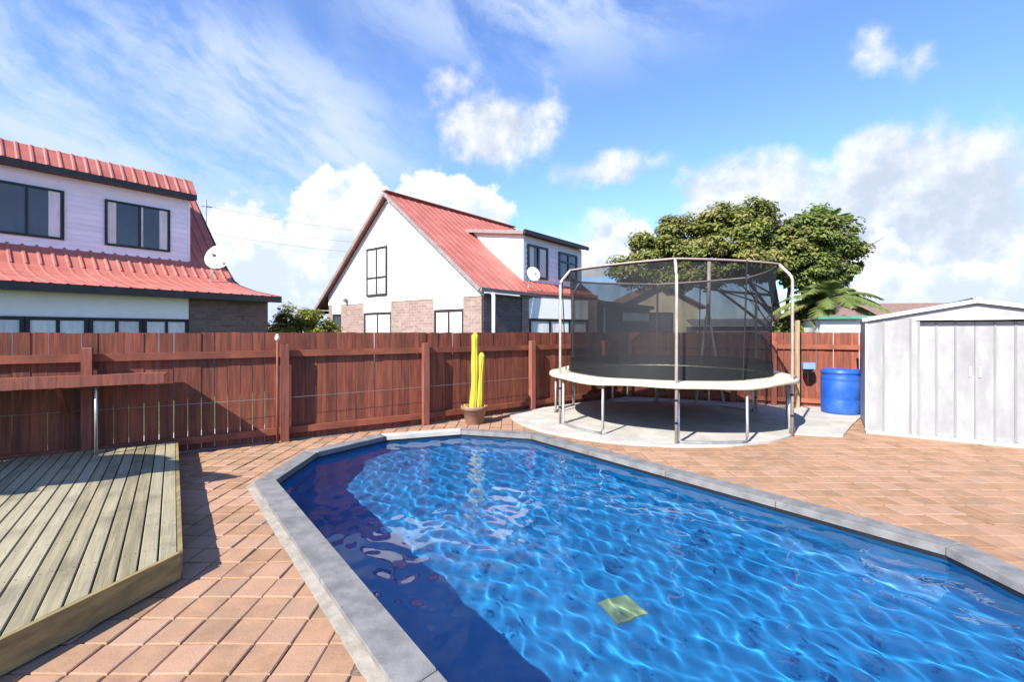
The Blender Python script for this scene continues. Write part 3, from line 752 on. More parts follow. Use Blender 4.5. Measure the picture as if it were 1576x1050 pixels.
# ------------------------------------------------------------------ shed
SD = Vector((.832, -.555)).normalized(); SB = Vector((.555, .832)).normalized(); SC = Vector((5.60, 7.385)); SWD = 2.50; SDP = 1.6
shd = thing('garden_shed', (SC.x, SC.y, 0), 'white metal garden shed with sliding doors beside the blue barrel', 'shed')
def sp_(t, b, z): q = SC+SD*t+SB*b; return (q.x, q.y, z)
def roofz(t): return 1.80+.245*(1-abs(t-SWD/2)/(SWD/2))
edges = [0, .21, .53, .625]; edges_r = [1.875, 1.97, 2.29, 2.5]
for es in (edges, edges_r):
    for i in range(len(es)-1):
        t0, t1 = es[i]+.004, es[i+1]-.004
        b = 0 if i % 2 == 0 else .006
        mb = MB(); n_ = 3
        vs = [sp_(t0, b, .04), sp_(t1, b, .04), sp_(t1, b, 1.80), sp_(t0, b, 1.80), sp_(t0, b+.03, .04), sp_(t1, b+.03, .04), sp_(t1, b+.03, 1.80), sp_(t0, b+.03, 1.80)]
        mb.add(vs, [(0, 1, 2, 3), (5, 4, 7, 6), (4, 0, 3, 7), (1, 5, 6, 2), (3, 2, 6, 7), (4, 5, 1, 0)]).build('wall_panel', m_shed, shd)
    for e in es[1:]:
        MB().obox(sp_(e-.012, -.012, .04), (*(SD*.024), 0), (*(SB*.03), 0), (0, 0, 1.755)).build('wall_rib', m_rib, shd)
# gable panel over the doors
vs = [sp_(0, .001, 1.801), sp_(SWD, .001, 1.801), sp_(SWD/2, .001, roofz(SWD/2)), sp_(0, .03, 1.801), sp_(SWD, .03, 1.801), sp_(SWD/2, .03, roofz(SWD/2))]
MB().add(vs, [(0, 1, 2), (4, 3, 5), (0, 3, 4, 1), (1, 4, 5, 2), (2, 5, 3, 0)]).build('gable_panel', m_shed, shd)
for (t0, t1) in ((.63, 1.25), (1.255, 1.87)):
    dr_ = MB().obox(sp_(t0, .085, .05), (*(SD*(t1-t0)), 0), (*(SB*.02), 0), (0, 0, 1.70)).build('door', m_shed, shd)
    for k in range(1, 3):
        t = t0+(t1-t0)*k/3; MB().obox(sp_(t-.012, .071, .06), (*(SD*.024), 0), (*(SB*.013), 0), (0, 0, 1.69)).build('door_rib', m_rib, dr_)
    te = t1-.05 if t0 < 1 else t0+.05
    MB().obox(sp_(te-.012, .065, .95), (*(SD*.024), 0), (*(SB*.019), 0), (0, 0, .14)).build('door_handle', m_shed_trim, dr_)
MB().obox(sp_(.60, -.03, 1.775), (*(SD*1.30), 0), (*(SB*.16), 0), (0, 0, .03)).build('door_track', m_shed_trim, shd)
MB().obox(sp_(-.01, -.012, .0), (*(SD*(SWD+.02)), 0), (*(SB*.12), 0), (0, 0, .045)).build('base_rail', m_shed_trim, shd)
for t in (0, SWD):
    MB().obox(sp_(t-.02, -.008, .045), (*(SD*.03), 0), (*(SB*.05), 0), (0, 0, 1.75)).build('corner_trim', m_shed_trim, shd)
for (t, bk) in ((0.0, 0), (SWD-.02, 0)):
    MB().obox(sp_(t, .035, .02), (*(SD*.02), 0), (*(SB*(SDP-.035)), 0), (0, 0, 1.78)).build('side_wall', m_shed, shd)
MB().obox(sp_(.02, SDP-.02, .02), (*(SD*(SWD-.04)), 0), (*(SB*.02), 0), (0, 0, 1.78)).build('back_wall', m_shed, shd)
for sgn in (0, 1):
    e0, e1 = (-.06, SWD/2) if sgn == 0 else (SWD+.06, SWD/2)
    mb = MB(); z0 = 1.80-.245*.06/(SWD/2)+.008; z1 = roofz(SWD/2)+.008
    a = [sp_(e0, -.05, z0), sp_(e1, -.05, z1), sp_(e1, SDP+.05, z1), sp_(e0, SDP+.05, z0)]
    mb.add(a+[(x, y, z+.018) for x, y, z in a], [(0, 1, 2, 3), (7, 6, 5, 4), (0, 4, 5, 1), (1, 5, 6, 2), (2, 6, 7, 3), (3, 7, 4, 0)]).build('roof_sheet', m_galv, shd)
    mb = MB(); mb.bar(sp_(e0, -.055, z0-.01), sp_(e1, -.055, z1-.01), .014, .055); mb.build('barge_trim', m_shed_trim, shd)
MB().bar(sp_(SWD/2, -.07, roofz(SWD/2)+.035), sp_(SWD/2, SDP+.07, roofz(SWD/2)+.035), .09, .022).build('ridge_cap', m_galv, shd)

# ------------------------------------------------------------------ window builder
def window(house, O, dx, nx, x0, x1, z0, z1, mull=(), trans=(), m_frame=None, m_glass=None, curtain=None, fw=.05, proud=.03, name='window'):
    """O: plan origin, dx: direction along wall, nx: outward normal"""
    m_frame = m_frame or m_black; m_glass = m_glass or m_pane
    def P(x, o, z): q = O+dx*x+nx*o; return (q.x, q.y, z)
    mb = MB(); V3 = lambda v: Vector((v.x, v.y, 0))
    D = V3(dx); Nn = V3(nx)
    def br(xa, xb, za, zb): mb.obox(P(xa, .004, za), D*(xb-xa), Nn*proud, (0, 0, zb-za))
    br(x0, x1, z0, z0+fw); br(x0, x1, z1-fw, z1); br(x0, x0+fw, z0+fw, z1-fw); br(x1-fw, x1, z0+fw, z1-fw)
    for m in mull: br(m-fw*.45, m+fw*.45, z0+fw, z1-fw)
    f = mb.build(name, m_frame, house)
    if trans:
        mb = MB()
        xs = [x0+fw]+sorted(mull)+[x1-fw]
        for t in trans:
            for i in range(len(xs)-1): br(xs[i]+(fw*.45 if i else 0), xs[i+1]-(fw*.45 if i < len(xs)-2 else 0), t-fw*.4, t+fw*.4)
        mb.build('transom', m_frame, f)
    MB().obox(P(x0+fw*.5, .016, z0+fw*.5), D*(x1-x0-fw), Nn*.008, (0, 0, z1-z0-fw)).build('pane', m_glass, f)
    for (ca, cb) in (curtain or ()):
        n_ = 14; mb = MB(); vs = []
        for i in range(n_+1):
            x = ca+(cb-ca)*i/n_; w = .004*(i % 2)
            vs += [P(x, .026+w, z0+fw), P(x, .026+w, z1-fw)]
        mb.add(vs, [(2*i, 2*i+2, 2*i+3, 2*i+1) for i in range(n_)]).build('curtain', m_curtain, f)
    return f
def lapped(mb, O, dx, nx, x0, x1, z0, z1, h=.15, lap=.014):
    """weatherboards, each tilted out at its foot"""
    def P(x, o, z): q = O+dx*x+nx*o; return (q.x, q.y, z)
    k = max(1, round((z1-z0)/h)); h = (z1-z0)/k
    for i in range(k):
        a, b = z0+i*h, z0+(i+1)*h
        mb.add([P(x0, lap, a), P(x1, lap, a), P(x1, 0, b), P(x0, 0, b), P(x0, 0, a), P(x1, 0, a)], [(0, 1, 2, 3), (4, 5, 1, 0), (4, 0, 3), (5, 2, 1)])
    return mb

# ------------------------------------------------------------------ left house
HD = Vector((.609, .794)).normalized(); HN = Vector((.794, -.609)).normalized(); ER = Vector((-6.62, 13.3))
lh = thing('house', (-9.5, 12.5, 0), 'lilac weatherboard house with red mansard roof and dormer windows above the deck', 'house')
def lp(t, s, z): q = ER-HD*t-HN*s; return (q.x, q.y, z)
LT = 10.5
O1 = ER-HN*.35
def wall_box(mb, O, dx, nx, x0, x1, z0, z1, th=.12):
    D = Vector((dx.x, dx.y, 0)); Nn = Vector((nx.x, nx.y, 0)); q = O+dx*x0-nx*th
    return mb.obox((q.x, q.y, z0), D*(x1-x0), Nn*th, (0, 0, z1-z0))
wall_box(MB(), O1, -HD, HN, .15, 2.11, -.05, 2.45).build('brick_wall', m_brick_l, lh, uv=True)
wall_box(MB(), O1, -HD, HN, 2.112, LT-.2, 1.92, 2.45, .10).build('white_panel', m_white, lh)
wall_box(MB(), O1, -HD, HN, 2.112, LT-.2, -.05, .9, .12).build('brick_wall', m_brick_l, lh, uv=True)
ww = [(2.13, 3.05), (3.06, 4.02), (4.03, 5.0), (5.01, 6.0), (6.01, 7.0)]
for a, b in ww: window(lh, O1, -HD, HN, a, b, .9, 1.915, mull=((a+b)/2,), m_glass=m_pane, curtain=((a+.06, b-.06),), fw=.07, proud=.04)
wall_box(MB(), O1, -HD, HN, 7.01, LT-.2, .9, 1.92, .12).build('brick_wall', m_brick_l, lh, uv=True)
# gable-end and back walls
mb = MB(); gp = [(.36, -.05), (.36, 2.6), (3.0, 3.1), (3.6, 3.55), (4.5, 4.4), (6.9, 6.8), (11.2, 2.9), (11.2, -.05)]
for t in (.16, LT-.2):
    mb.add([lp(t, s, z) for s, z in gp]+[lp(t+.1, s, z) for s, z in gp], [tuple(range(8)), tuple(range(15, 7, -1))]+[(i, 8+i, 8+(i+1) % 8, (i+1) % 8) for i in range(8)])
mb.build('gable_wall', m_brick_l, lh, uv=True)
wall_box(MB(), ER-HN*11.2, -HD, HN, .27, LT-.31, -.05, 2.9).build('back_wall', m_brick_l, lh, uv=True)
hb = Vector((-HN.x, -HN.y, 0))
def bp(s, z): return hb*s+Vector((0, 0, z))
rp = [(-.05, 2.60), (1.5, 2.83), (2.6, 3.08), (3.05, 3.27), (3.6, 3.72), (4.5, 4.58), (6.85, 6.95)]
mb = MB(); ribbed(mb, (ER.x, ER.y, 0), (-HD.x, -HD.y, 0), LT, [bp(s, z) for s, z in rp[:4]], .262, .012, .045)
ribbed(mb, (ER.x, ER.y, 0), (-HD.x, -HD.y, 0), LT, [bp(s, z) for s, z in rp[3:]], .262, .03, .05)
ribbed(mb, (ER.x, ER.y, 0), (-HD.x, -HD.y, 0), LT, [bp(6.9, 6.95), bp(11.6, 2.6)], .262, .035, .055)
mb.build('roof', m_roof, lh)
MB().obox(lp(-.03, -.09, 2.43), Vector((-HD.x, -HD.y, 0))*(LT+.05), hb*.10, (0, 0, .155)).build('gutter', m_dark, lh)
mb = MB()
for i in range(len(rp)-1): mb.bar(lp(-.02, rp[i][0], rp[i][1]-.06), lp(-.02, rp[i+1][0], rp[i+1][1]-.06), .03, .14)
mb.build('barge_board', m_dark, lh)
mb = MB()
mb.obox(lp(.17, .0, 2.44), Vector((-HD.x, -HD.y, 0))*(LT-.4), hb*.35, (0, 0, .02)); mb.build('soffit', m_dark, lh)
# long dormer
O2_ = ER-HN*3.7
lapped(MB(), O2_, -HD, HN, 1.01, LT, 3.78, 5.74, .152).build('weatherboard_wall', m_lilac, lh, kind='stuff')
mb = MB(); cz_ = [(3.7, 3.7), (3.7, 5.74), (5.75, 5.74)]
mb.add([lp(1.012, s, z) for s, z in cz_]+[lp(1.10, s, z) for s, z in cz_], [(0, 1, 2), (5, 4, 3), (0, 3, 4, 1), (1, 4, 5, 2), (2, 5, 3, 0)]).build('dormer_cheek', m_lilac, lh)
MB().obox(lp(.995, 3.68, 3.76), Vector((-HD.x, -HD.y, 0))*.07, hb*.05, (0, 0, 1.97)).build('corner_board', m_lilac, lh)
window(lh, O2_, -HD, HN, 1.53, 3.07, 4.04, 5.33, mull=(2.28,), curtain=((1.60, 1.80), (2.20, 2.26), (2.82, 3.02)), fw=.06, proud=.045)
window(lh, O2_, -HD, HN, 3.90, 5.45, 4.04, 5.35, mull=(4.6,), curtain=((3.98, 4.2), (5.1, 5.38)), fw=.06, proud=.045)
MB().obox(lp(.90, 3.40, 5.735), Vector((-HD.x, -HD.y, 0))*(LT-.9), hb*.12, (0, 0, .155)).build('dormer_gutter', m_dark, lh)
MB().obox(lp(.92, 3.52, 5.741), Vector((-HD.x, -HD.y, 0))*(LT-.92), hb*.18, (0, 0, .02)).build('soffit', m_dark, lh)
mb = MB(); ribbed(mb, lp(.88, 0, 0), (-HD.x, -HD.y, 0), LT-.88, [bp(3.44, 5.89), bp(3.85, 6.42), bp(6.5, 6.60)], .262, .024, .05)
mb.build('mansard_roof', m_roof, lh)
mb = MB(); sd_ = [(3.46, 5.88), (3.85, 6.40), (6.3, 6.57), (5.9, 5.88)]
mb.add([lp(.905, s, z) for s, z in sd_]+[lp(.95, s, z) for s, z in sd_], [(0, 1, 2, 3), (7, 6, 5, 4)]+[(i, 4+i, 4+(i+1) % 4, (i+1) % 4) for i in range(4)]).build('mansard_end', m_roof, lh)

# ------------------------------------------------------------------ satellite dishes
def dish(loc, rad, face, label, base, parent_name='satellite_dish'):
    L = Vector(loc); root = thing(parent_name, base, label, 'satellite dish', 'satellite dishes on the red roofs')
    f = Vector(face).normalized(); a = f.cross(Vector((0, 0, 1))).normalized(); b = a.cross(f)
    vs = []; fs = []; n_ = 28; rs = [.0001, .25, .5, .75, 1.0, 1.03, 1.0, .5, .0001]; ds = [.0, .012, .05, .11, .20, .20, .175, .03, -.02]
    for r_, d_ in zip(rs, ds):
        for k in range(n_):
            an = 2*math.pi*k/n_; vs.append(L+(a*math.cos(an)+b*math.sin(an)*1.08)*rad*r_+f*rad*d_)
    fs = [(i*n_+k, i*n_+(k+1) % n_, (i+1)*n_+(k+1) % n_, (i+1)*n_+k) for i in range(len(rs)-1) for k in range(n_)]
    MB().add(vs, fs).build('reflector', m_dish, root, smooth=True)
    low = L-b*rad*1.05+f*rad*.2; feed = L+f*rad*1.0-b*rad*.35
    ar = MB().tube([low, feed], rad*.045, 6).build('feed_arm', m_dish, root)
    MB().tube([feed+b*rad*.02, feed-f*rad*.28+b*rad*.12], [rad*.1, rad*.13], 8).build('feed_horn', m_black, ar)
    MB().tube([L-f*rad*.03, L-f*rad*.25, Vector(base)+Vector((0, 0, rad*.6)), Vector(base)], rad*.06, 8).build('mast', m_galv, root)
dish((-9.20, 14.72, 3.93), .39, (.1, -1, .42), 'large grey satellite dish on the roof edge of the left house', lp(.75, 2.75, 3.12))
# ------------------------------------------------------------------ right house
GD = Vector((-.780, .6255)).normalized(); RD = Vector((.6255, .780)).normalized(); RC = Vector((-.81, 12.40))
SN = -GD                                                           # outward normal of the long side
rh = thing('house', (-1.5, 15.0, 0), 'white gabled brick house with red iron roof behind the middle of the fence', 'house')
def rq(s, q, z): p = RC+RD*s+GD*q; return (p.x, p.y, z)
def uvq(u, v):
    k = (u-788)/720; q = (RC.x-k*RC.y)/(k*GD.y-GD.x); y = RC.y+GD.y*q; return q, EYE+(511-v)*y/720
RL = 6.35; GW = 7.55; BZ = 2.56
gdir = -RD                                                         # gable faces the sun
def gq(q0, q1, z0, z1, o=0., th=.1):
    return wall_box(MB(), RC+gdir*o, GD, gdir, q0, q1, z0, z1, th)
# ground-floor brick with openings
wins = [(uvq(602, 500)[0], uvq(560, 500)[0]), (uvq(713, 500)[0], uvq(668, 500)[0]), (uvq(525, 500)[0], uvq(512, 500)[0])]
wins = sorted(wins); x = 0.
for (a, b) in wins+[(GW, GW)]:
    if a > x+.02: gq(x, a, -.05, BZ).build('brick_wall', m_brick_r, rh, uv=True)
    x = b
for k, (a, b) in enumerate(wins):
    zt = 2.24
    gq(a, b, zt, BZ-.0, .01).build('white_panel', m_white, rh)
    gq(a, b, -.05, .9, 0).build('brick_wall', m_brick_r, rh, uv=True)
    window(rh, RC-gdir*.05, GD, gdir, a, b, .9, zt-.003, mull=((a+b)/2,) if k < 2 else (), m_frame=m_dark, m_glass=m_pale_pane if k < 2 else m_pane, fw=.07, proud=.04)
AP = (3.94, 6.0)
def rz_r(q): return 2.80+(AP[1]-2.80)/(AP[0]+.1)*(q+.1)
def rz_l(q): return AP[1]-(AP[1]-2.42)/(8.2-AP[0])*(q-AP[0])
mb = MB(); g5 = [(.0, BZ+.002), (.0, rz_r(0)-.04), (AP[0], AP[1]-.05), (GW, rz_l(GW)-.04), (GW, BZ+.002)]
o5 = .02
mb.add([rq(-o5, q, z) for q, z in g5]+[rq(.1, q, z) for q, z in g5], [(0, 1, 2, 3, 4), (9, 8, 7, 6, 5)]+[(i, 5+i, 5+(i+1) % 5, (i+1) % 5) for i in range(5)]).build('gable_wall', m_white, rh)
qa, z1_ = uvq(597.5, 378); qb, _ = uvq(566, 386); _, z0_ = uvq(582, 456)
window(rh, RC+gdir*.02, GD, gdir, qa, qb, z0_, z1_, mull=((qa+qb)/2,), trans=(z0_+(z1_-z0_)*.38,), m_frame=m_dark, m_glass=m_pale_pane, fw=.07, proud=.04)
ql, zl = uvq(535, 462); MB().lathe((*(RC+gdir*.10+GD*ql), zl-.08), [(.05, 0), (.08, .05), (.06, .14), (0, .16)], 12, False).build('wall_lamp', m_greywall, rh, smooth=True)
# roof
mb = MB(); gdv = Vector((GD.x, GD.y, 0)); ov = .22
path = [gdv*(-.14)+Vector((0, 0, rz_r(-.14))), gdv*AP[0]+Vector((0, 0, AP[1]))]
ribbed(mb, rq(-ov, 0, 0), (RD.x, RD.y, 0), RL+ov, path, .3, .012, .045)
path = [gdv*(AP[0]+.005)+Vector((0, 0, AP[1])), gdv*8.2+Vector((0, 0, 2.42))]
ribbed(mb, rq(-ov, 0, 0), (RD.x, RD.y, 0), RL+ov, path, .3, .012, .045); mb.build('roof', m_roof, rh)
mb = MB(); mb.bar(rq(-ov-.02, AP[0], AP[1]+.04), rq(RL, AP[0], AP[1]+.04), .22, .03); mb.build('ridge_cap', m_roof, rh)
mb = MB(); mb.bar(rq(-ov-.015, -.14, rz_r(-.14)-.06), rq(-ov-.015, AP[0], AP[1]-.06), .03, .11); mb.build('barge_board', m_tan, rh)
mb = MB(); mb.bar(rq(-ov-.015, 8.2, 2.42-.06), rq(-ov-.015, AP[0]+.06, AP[1]-.09), .03, .11); mb.build('barge_board', m_tan, rh)
MB().bar(rq(-ov, -.18, rz_r(-.14)-.06), rq(RL+.2, -.18, rz_r(-.14)-.06), .07, .10).build('gutter', m_tan, rh)
MB().bar(rq(-ov, 8.22, 2.34), rq(RL, 8.22, 2.34), .1, .11).build('gutter', m_dark, rh)
# long side wall: brick darkened as shade, then white-panelled wall splayed to catch sun
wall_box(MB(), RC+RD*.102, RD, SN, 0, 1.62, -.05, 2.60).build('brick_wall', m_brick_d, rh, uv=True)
W0 = RC+RD*1.74-GD*.03; W1 = RC+RD*6.3-GD*1.2; WDv = (W1-W0).normalized(); WNn = Vector((WDv.y, -WDv.x)); WL = (W1-W0).length
def wuv(u):
    k = (u-788)/720; return (k*W0.y-W0.x)/(WDv.x-k*WDv.y)
def wz(t, v): return EYE+(511-v)*(W0.y+WDv.y*t)/720
wa, wb, we = wuv(814), wuv(905), wuv(919); zt = wz(wa, 452); zp = wz(wa, 458); zw = wz(wa, 490)
wall_box(MB(), W0, WDv, WNn, 0, wa, -.05, zt).build('brick_wall', m_brick_r, rh, uv=True)
wall_box(MB(), W0, WDv, WNn, wb, we, -.05, zt).build('brick_wall', m_brick_r, rh, uv=True)
wall_box(MB(), W0, WDv, WNn, wa, wb, zw, zp).build('white_panel', m_white, rh)
wall_box(MB(), W0, WDv, WNn, wa, wb, zp+.002, zt).build('brick_wall', m_brick_r, rh, uv=True)
wall_box(MB(), W0, WDv, WNn, wa, wb, -.05, .9).build('brick_wall', m_brick_r, rh, uv=True)
window(rh, W0-WNn*.04, WDv, WNn, wa, wb, .9, zw-.003, mull=((wa*2+wb)/3, (wa+wb*2)/3), m_glass=m_pale_pane, curtain=((wa+.1, wb-.1),), fw=.08, proud=.05)
e0 = W0+WDv*we; bq = [W0+WNn*.03, e0+WNn*.03, e0+GD*1.5, W0+GD*.3]
MB().prism([tuple(v) for v in bq], zt+.002, zt+.09).build('splay_roof', m_roof, rh)  # covers the gap left by the added splay
MB().obox(rq(.1, -.12, 2.602), Vector((RD.x, RD.y, 0))*(RL-.1), Vector((GD.x, GD.y, 0))*.9, (0, 0, .03)).build('soffit', m_tan, rh)
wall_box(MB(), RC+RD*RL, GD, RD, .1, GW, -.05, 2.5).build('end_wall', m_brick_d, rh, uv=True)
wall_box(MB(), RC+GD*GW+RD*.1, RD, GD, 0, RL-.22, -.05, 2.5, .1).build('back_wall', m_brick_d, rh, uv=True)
o5 = RC+RD*.18+SN*.27
MB().tube([(*o5, .0), (*o5, 2.55), (*(o5-SN*.03), 2.63)], .05, 10).build('downpipe', m_white, rh, smooth=True)
# side dormer
DQ = .42; DS0, DS1 = 2.33, 5.92; OD = RC+GD*DQ; DZ0, DZ1 = 3.12, 4.62
lapped(MB(), OD, RD, SN, DS0, DS1, DZ0, DZ1, .17).build('weatherboard_wall', m_lilac, rh, kind='stuff')
for s in (DS0, DS1-.08):
    mb = MB(); c3 = [(DQ+.001, 3.05), (DQ+.001, DZ1), (2.55, 4.98)]
    mb.add([rq(s, q, z) for q, z in c3]+[rq(s+.08, q, z) for q, z in c3], [(0, 1, 2), (5, 4, 3), (0, 3, 4, 1), (1, 4, 5, 2), (2, 5, 3, 0)]).build('dormer_cheek', m_white, rh)
MB().obox(rq(DS0-.012, DQ-.02, 3.1), Vector((RD.x, RD.y, 0))*.10, Vector((SN.x, SN.y, 0))*.02, (0, 0, 1.52)).build('corner_board', m_white, rh)
mb = MB(); a4 = [rq(DS0-.14, DQ-.16, 4.63), rq(DS1+.14, DQ-.16, 4.63), rq(DS1+.14, 2.9, 5.04), rq(DS0-.14, 2.9, 5.04)]
mb.add(a4+[(x, y, z+.05) for x, y, z in a4], [(3, 2, 1, 0), (4, 5, 6, 7), (0, 1, 5, 4), (1, 2, 6, 5), (2, 3, 7, 6), (3, 0, 4, 7)]).build('dormer_roof', m_roof, rh)
MB().bar(rq(DS0-.16, DQ-.20, 4.67), rq(DS1+.16, DQ-.20, 4.67), .06, .13).build('dormer_gutter', m_dark, rh)
MB().bar(rq(DS0-.16, DQ-.16, 4.645), rq(DS0-.16, 2.7, 5.02), .03, .11).build('dormer_barge', m_tan, rh)
def dsu(u):
    k = (u-788)/720; return (k*OD.y-OD.x)/(RD.x-k*RD.y)
def dz(s, v): return EYE+(511-v)*(OD.y+RD.y*s)/720
s0, s1, s2, s3 = dsu(811), dsu(842), dsu(859), dsu(887)
window(rh, OD, RD, SN, s0, s1, dz(s0, 427), dz(s0, 375), mull=((s0+s1)/2,), curtain=((s0+.1, s0+.32), (s1-.45, s1-.1)), fw=.07, proud=.05)
window(rh, OD, RD, SN, s2, s3, dz(s2, 430), dz(s2, 387), mull=((s2+s3)/2,), trans=(dz(s2, 402),), curtain=None, fw=.07, proud=.05)
dish(rq(2.15, -.12, 3.32), .21, (.45, -1, .35), 'small white satellite dish below the dormer of the gabled house', rq(2.15, .05, 2.95))

# ------------------------------------------------------------------ houses farther off
gb = Vector((3.20, 17.45)); gr = thing('outbuilding', (5, 18, 0), 'dark flat roofed brick outbuilding seen through the trampoline net', 'building')
wall_box(MB(), gb, RD, SN, 0, 4.9, -.05, 2.6).build('wall', m_greywall, gr)
wall_box(MB(), gb-RD*.0, GD, -RD, .12, 4.0, -.05, 2.6).build('wall', m_brick_d, gr, uv=True)
MB().obox((*(gb-RD*.15+SN*.15), 2.605), Vector((RD.x, RD.y, 0))*5.2, Vector((GD.x, GD.y, 0))*4.5, (0, 0, .16)).build('roof', m_dark, gr)
def gsu(u): k = (u-788)/720; return (k*gb.y-gb.x)/(RD.x-k*RD.y)
window(gr, gb, RD, SN, gsu(956), gsu(1000), 2.0, 2.45, fw=.05, m_glass=m_pale_pane, proud=.04)
p_ = gb+RD*.35+SN*.06; MB().tube([(*p_, 0), (*p_, 2.55)], .055, 10).build('downpipe', m_white, gr, smooth=True)

ch = thing('house', (6.8, 25, 0), 'cream gabled house with brown roof far behind the trampoline net', 'house')
cx, cyy, hw = 7.55, 24.0, 2.0
mb = MB(); g5 = [(cx-hw, -.05), (cx-hw, 3.0), (cx, 4.05), (cx+hw, 3.0), (cx+hw, -.05)]
mb.add([(x, cyy, z) for x, z in g5]+[(x, cyy+6, z) for x, z in g5], [(4, 3, 2, 1, 0), (5, 6, 7, 8, 9)]+[(i, (i+1) % 5, 5+(i+1) % 5, 5+i) for i in range(5)]).build('wall', m_cream, ch)
mb = MB()
for sg in (-1, 1):
    a = Vector((cx, cyy-.3, 4.12)); b = Vector((cx+sg*(hw+.35), cyy-.3, 4.12-(hw+.35)*.525))
    mb.add([a, b, b+Vector((0, 6.6, 0)), a+Vector((0, 6.6, 0)), a-Vector((0, 0, .1)), b-Vector((0, 0, .1)), b+Vector((0, 6.6, -.1)), a+Vector((0, 6.6, -.1))], [(0, 1, 2, 3), (7, 6, 5, 4), (0, 4, 5, 1), (1, 5, 6, 2), (2, 6, 7, 3)])
mb.build('roof', m_brown_roof, ch)
window(ch, Vector((cx-hw, cyy)), Vector((1, 0)), Vector((0, -1)), 1.3, 2.7, 1.6, 2.6, mull=(2.0,), fw=.06, proud=.04)

ws = thing('shed', (8.5, 12.2, 0), 'white shed with green gutter standing behind the fence by the barrel', 'shed')
MB().obox((7.98, 12.1, 0), (2.6, -.9, 0), (.6, 1.7, 0), (0, 0, 1.93)).build('wall', m_white, ws)
MB().obox((7.86, 12.02, 1.935), (2.85, -.98, 0), (.72, 2.0, 0), (0, 0, .03)).build('roof', m_galv, ws)
MB().bar((7.84, 12.0, 1.965), (10.72, 11.02, 1.965), .08, .075).build('gutter', m_green, ws)

gs = thing('garage', (10, 21, 0), 'long low grey garage with flat sloping roof beyond the far fence', 'garage')
MB().obox((8.2, 20.9, -.05), (3.6, -1.0, 0), (.8, 3.4, 0), (0, 0, 1.9)).build('wall', m_greywall, gs)
mb = MB(); a4 = [(8.0, 20.7, 1.86), (12.1, 19.55, 1.86), (12.6, 21.6, 2.15), (8.5, 22.8, 2.15)]
mb.add(a4+[(x, y, z+.07) for x, y, z in a4], [(3, 2, 1, 0), (4, 5, 6, 7), (0, 1, 5, 4), (1, 2, 6, 5), (2, 3, 7, 6), (3, 0, 4, 7)]).build('roof', m_greywall, gs)

bh = thing('house', (17, 20, 0), 'house with long brown tiled roof beyond the white shed', 'house')
MB().obox((13.2, 18.4, -.05), (9, -1.2, 0), (.9, 6.6, 0), (0, 0, 2.0)).build('wall', m_cream, bh)
mb = MB(); A_ = [Vector((12.7, 17.9, 2.06)), Vector((22.7, 16.6, 2.06)), Vector((21.6, 20.2, 2.88)), Vector((15.2, 21.1, 2.88)), Vector((13.7, 25.6, 2.06)), Vector((23.8, 24.2, 2.06))]
mb.add(A_, [(0, 1, 2, 3), (0, 3, 4), (1, 5, 2), (4, 3, 2, 5), (0, 4, 5, 1)]).build('roof', m_brown_roof, bh)
MB().bar(A_[0]-Vector((0, .05, .06)), A_[1]-Vector((0, .05, .06)), .1, .1).build('gutter', m_white, bh)

# aerial pole and wires between the houses
up = thing('utility_pole', (-14.4, 22, 0), 'thin pale pole rising behind the roof of the left house', 'pole')
MB().tube([(-14.4, 22, 0), (-14.4, 22, 7.85)], [.05, .035], 8).build('pole', m_polep, up)
MB().bar((-14.55, 21.9, 7.5), (-14.2, 22.15, 7.5), .04, .05).build('cross_arm', m_polep, up)
for k, (z0, z1, lab) in enumerate(((7.55, 7.05, 'topmost of the thin wires strung toward the gabled house'), (6.85, 6.5, 'middle wire of those strung toward the gabled house'), (6.3, 6.0, 'lowest wire of those strung toward the gabled house'))):
    a = Vector((-14.4, 22, z0)); b = Vector((-2.6, 27, z1)); pts = []
    for i in range(15): t = i/14; q = a.lerp(b, t); q.z -= .35*4*t*(1-t); pts.append(q)
    o = MB().tube(pts, .011, 5).build('overhead_wire', m_cable, None, origin=tuple(a)); tag(o, lab, 'wire', 'wires strung between the houses')

# ------------------------------------------------------------------ trees
def limb(mb, a, b, r0, r1, bend=.15, n=7, seed=0):
    g = random.Random(seed); a, b = Vector(a), Vector(b); pts = []; rr = []
    off = Vector((g.uniform(-1, 1), g.uniform(-1, 1), g.uniform(-.2, .4)))*bend*(b-a).length
    for i in range(n): t = i/(n-1); pts.append(a.lerp(b, t)+off*math.sin(math.pi*t)); rr.append(r0*(1-t)+r1*t)
    mb.tube(pts, rr, 8); return pts
def crown_pts(lobes, n_clump, leaves, clump_r, seed, flat=.6, inner=.55):
    g = np.random.default_rng(seed); vol = np.array([l[3]*l[4]*l[5] for l in lobes])**.8; vol /= vol.sum(); P = []; Nn = []
    for k in range(n_clump):
        cx_, cy_, cz_, rx, ry, rz_ = lobes[g.choice(len(lobes), p=vol)]
        d = g.normal(0, 1, 3); d /= np.linalg.norm(d); rad = g.uniform(inner, 1.02)
        c = np.array([cx_, cy_, cz_])+d*np.array([rx, ry, rz_])*rad
        cr = clump_r*g.uniform(.55, 1.25); m = int(leaves*g.uniform(.6, 1.3))
        q = g.normal(0, 1, (m, 3)); q /= np.linalg.norm(q, axis=1)[:, None]; q *= (g.random(m)**.5)[:, None]
        P.append(c+q*np.array([cr, cr, cr*flat])); Nn.append(q*.8+np.array([0, 0, .8])+d*.4)
    return np.concatenate(P), np.concatenate(Nn)
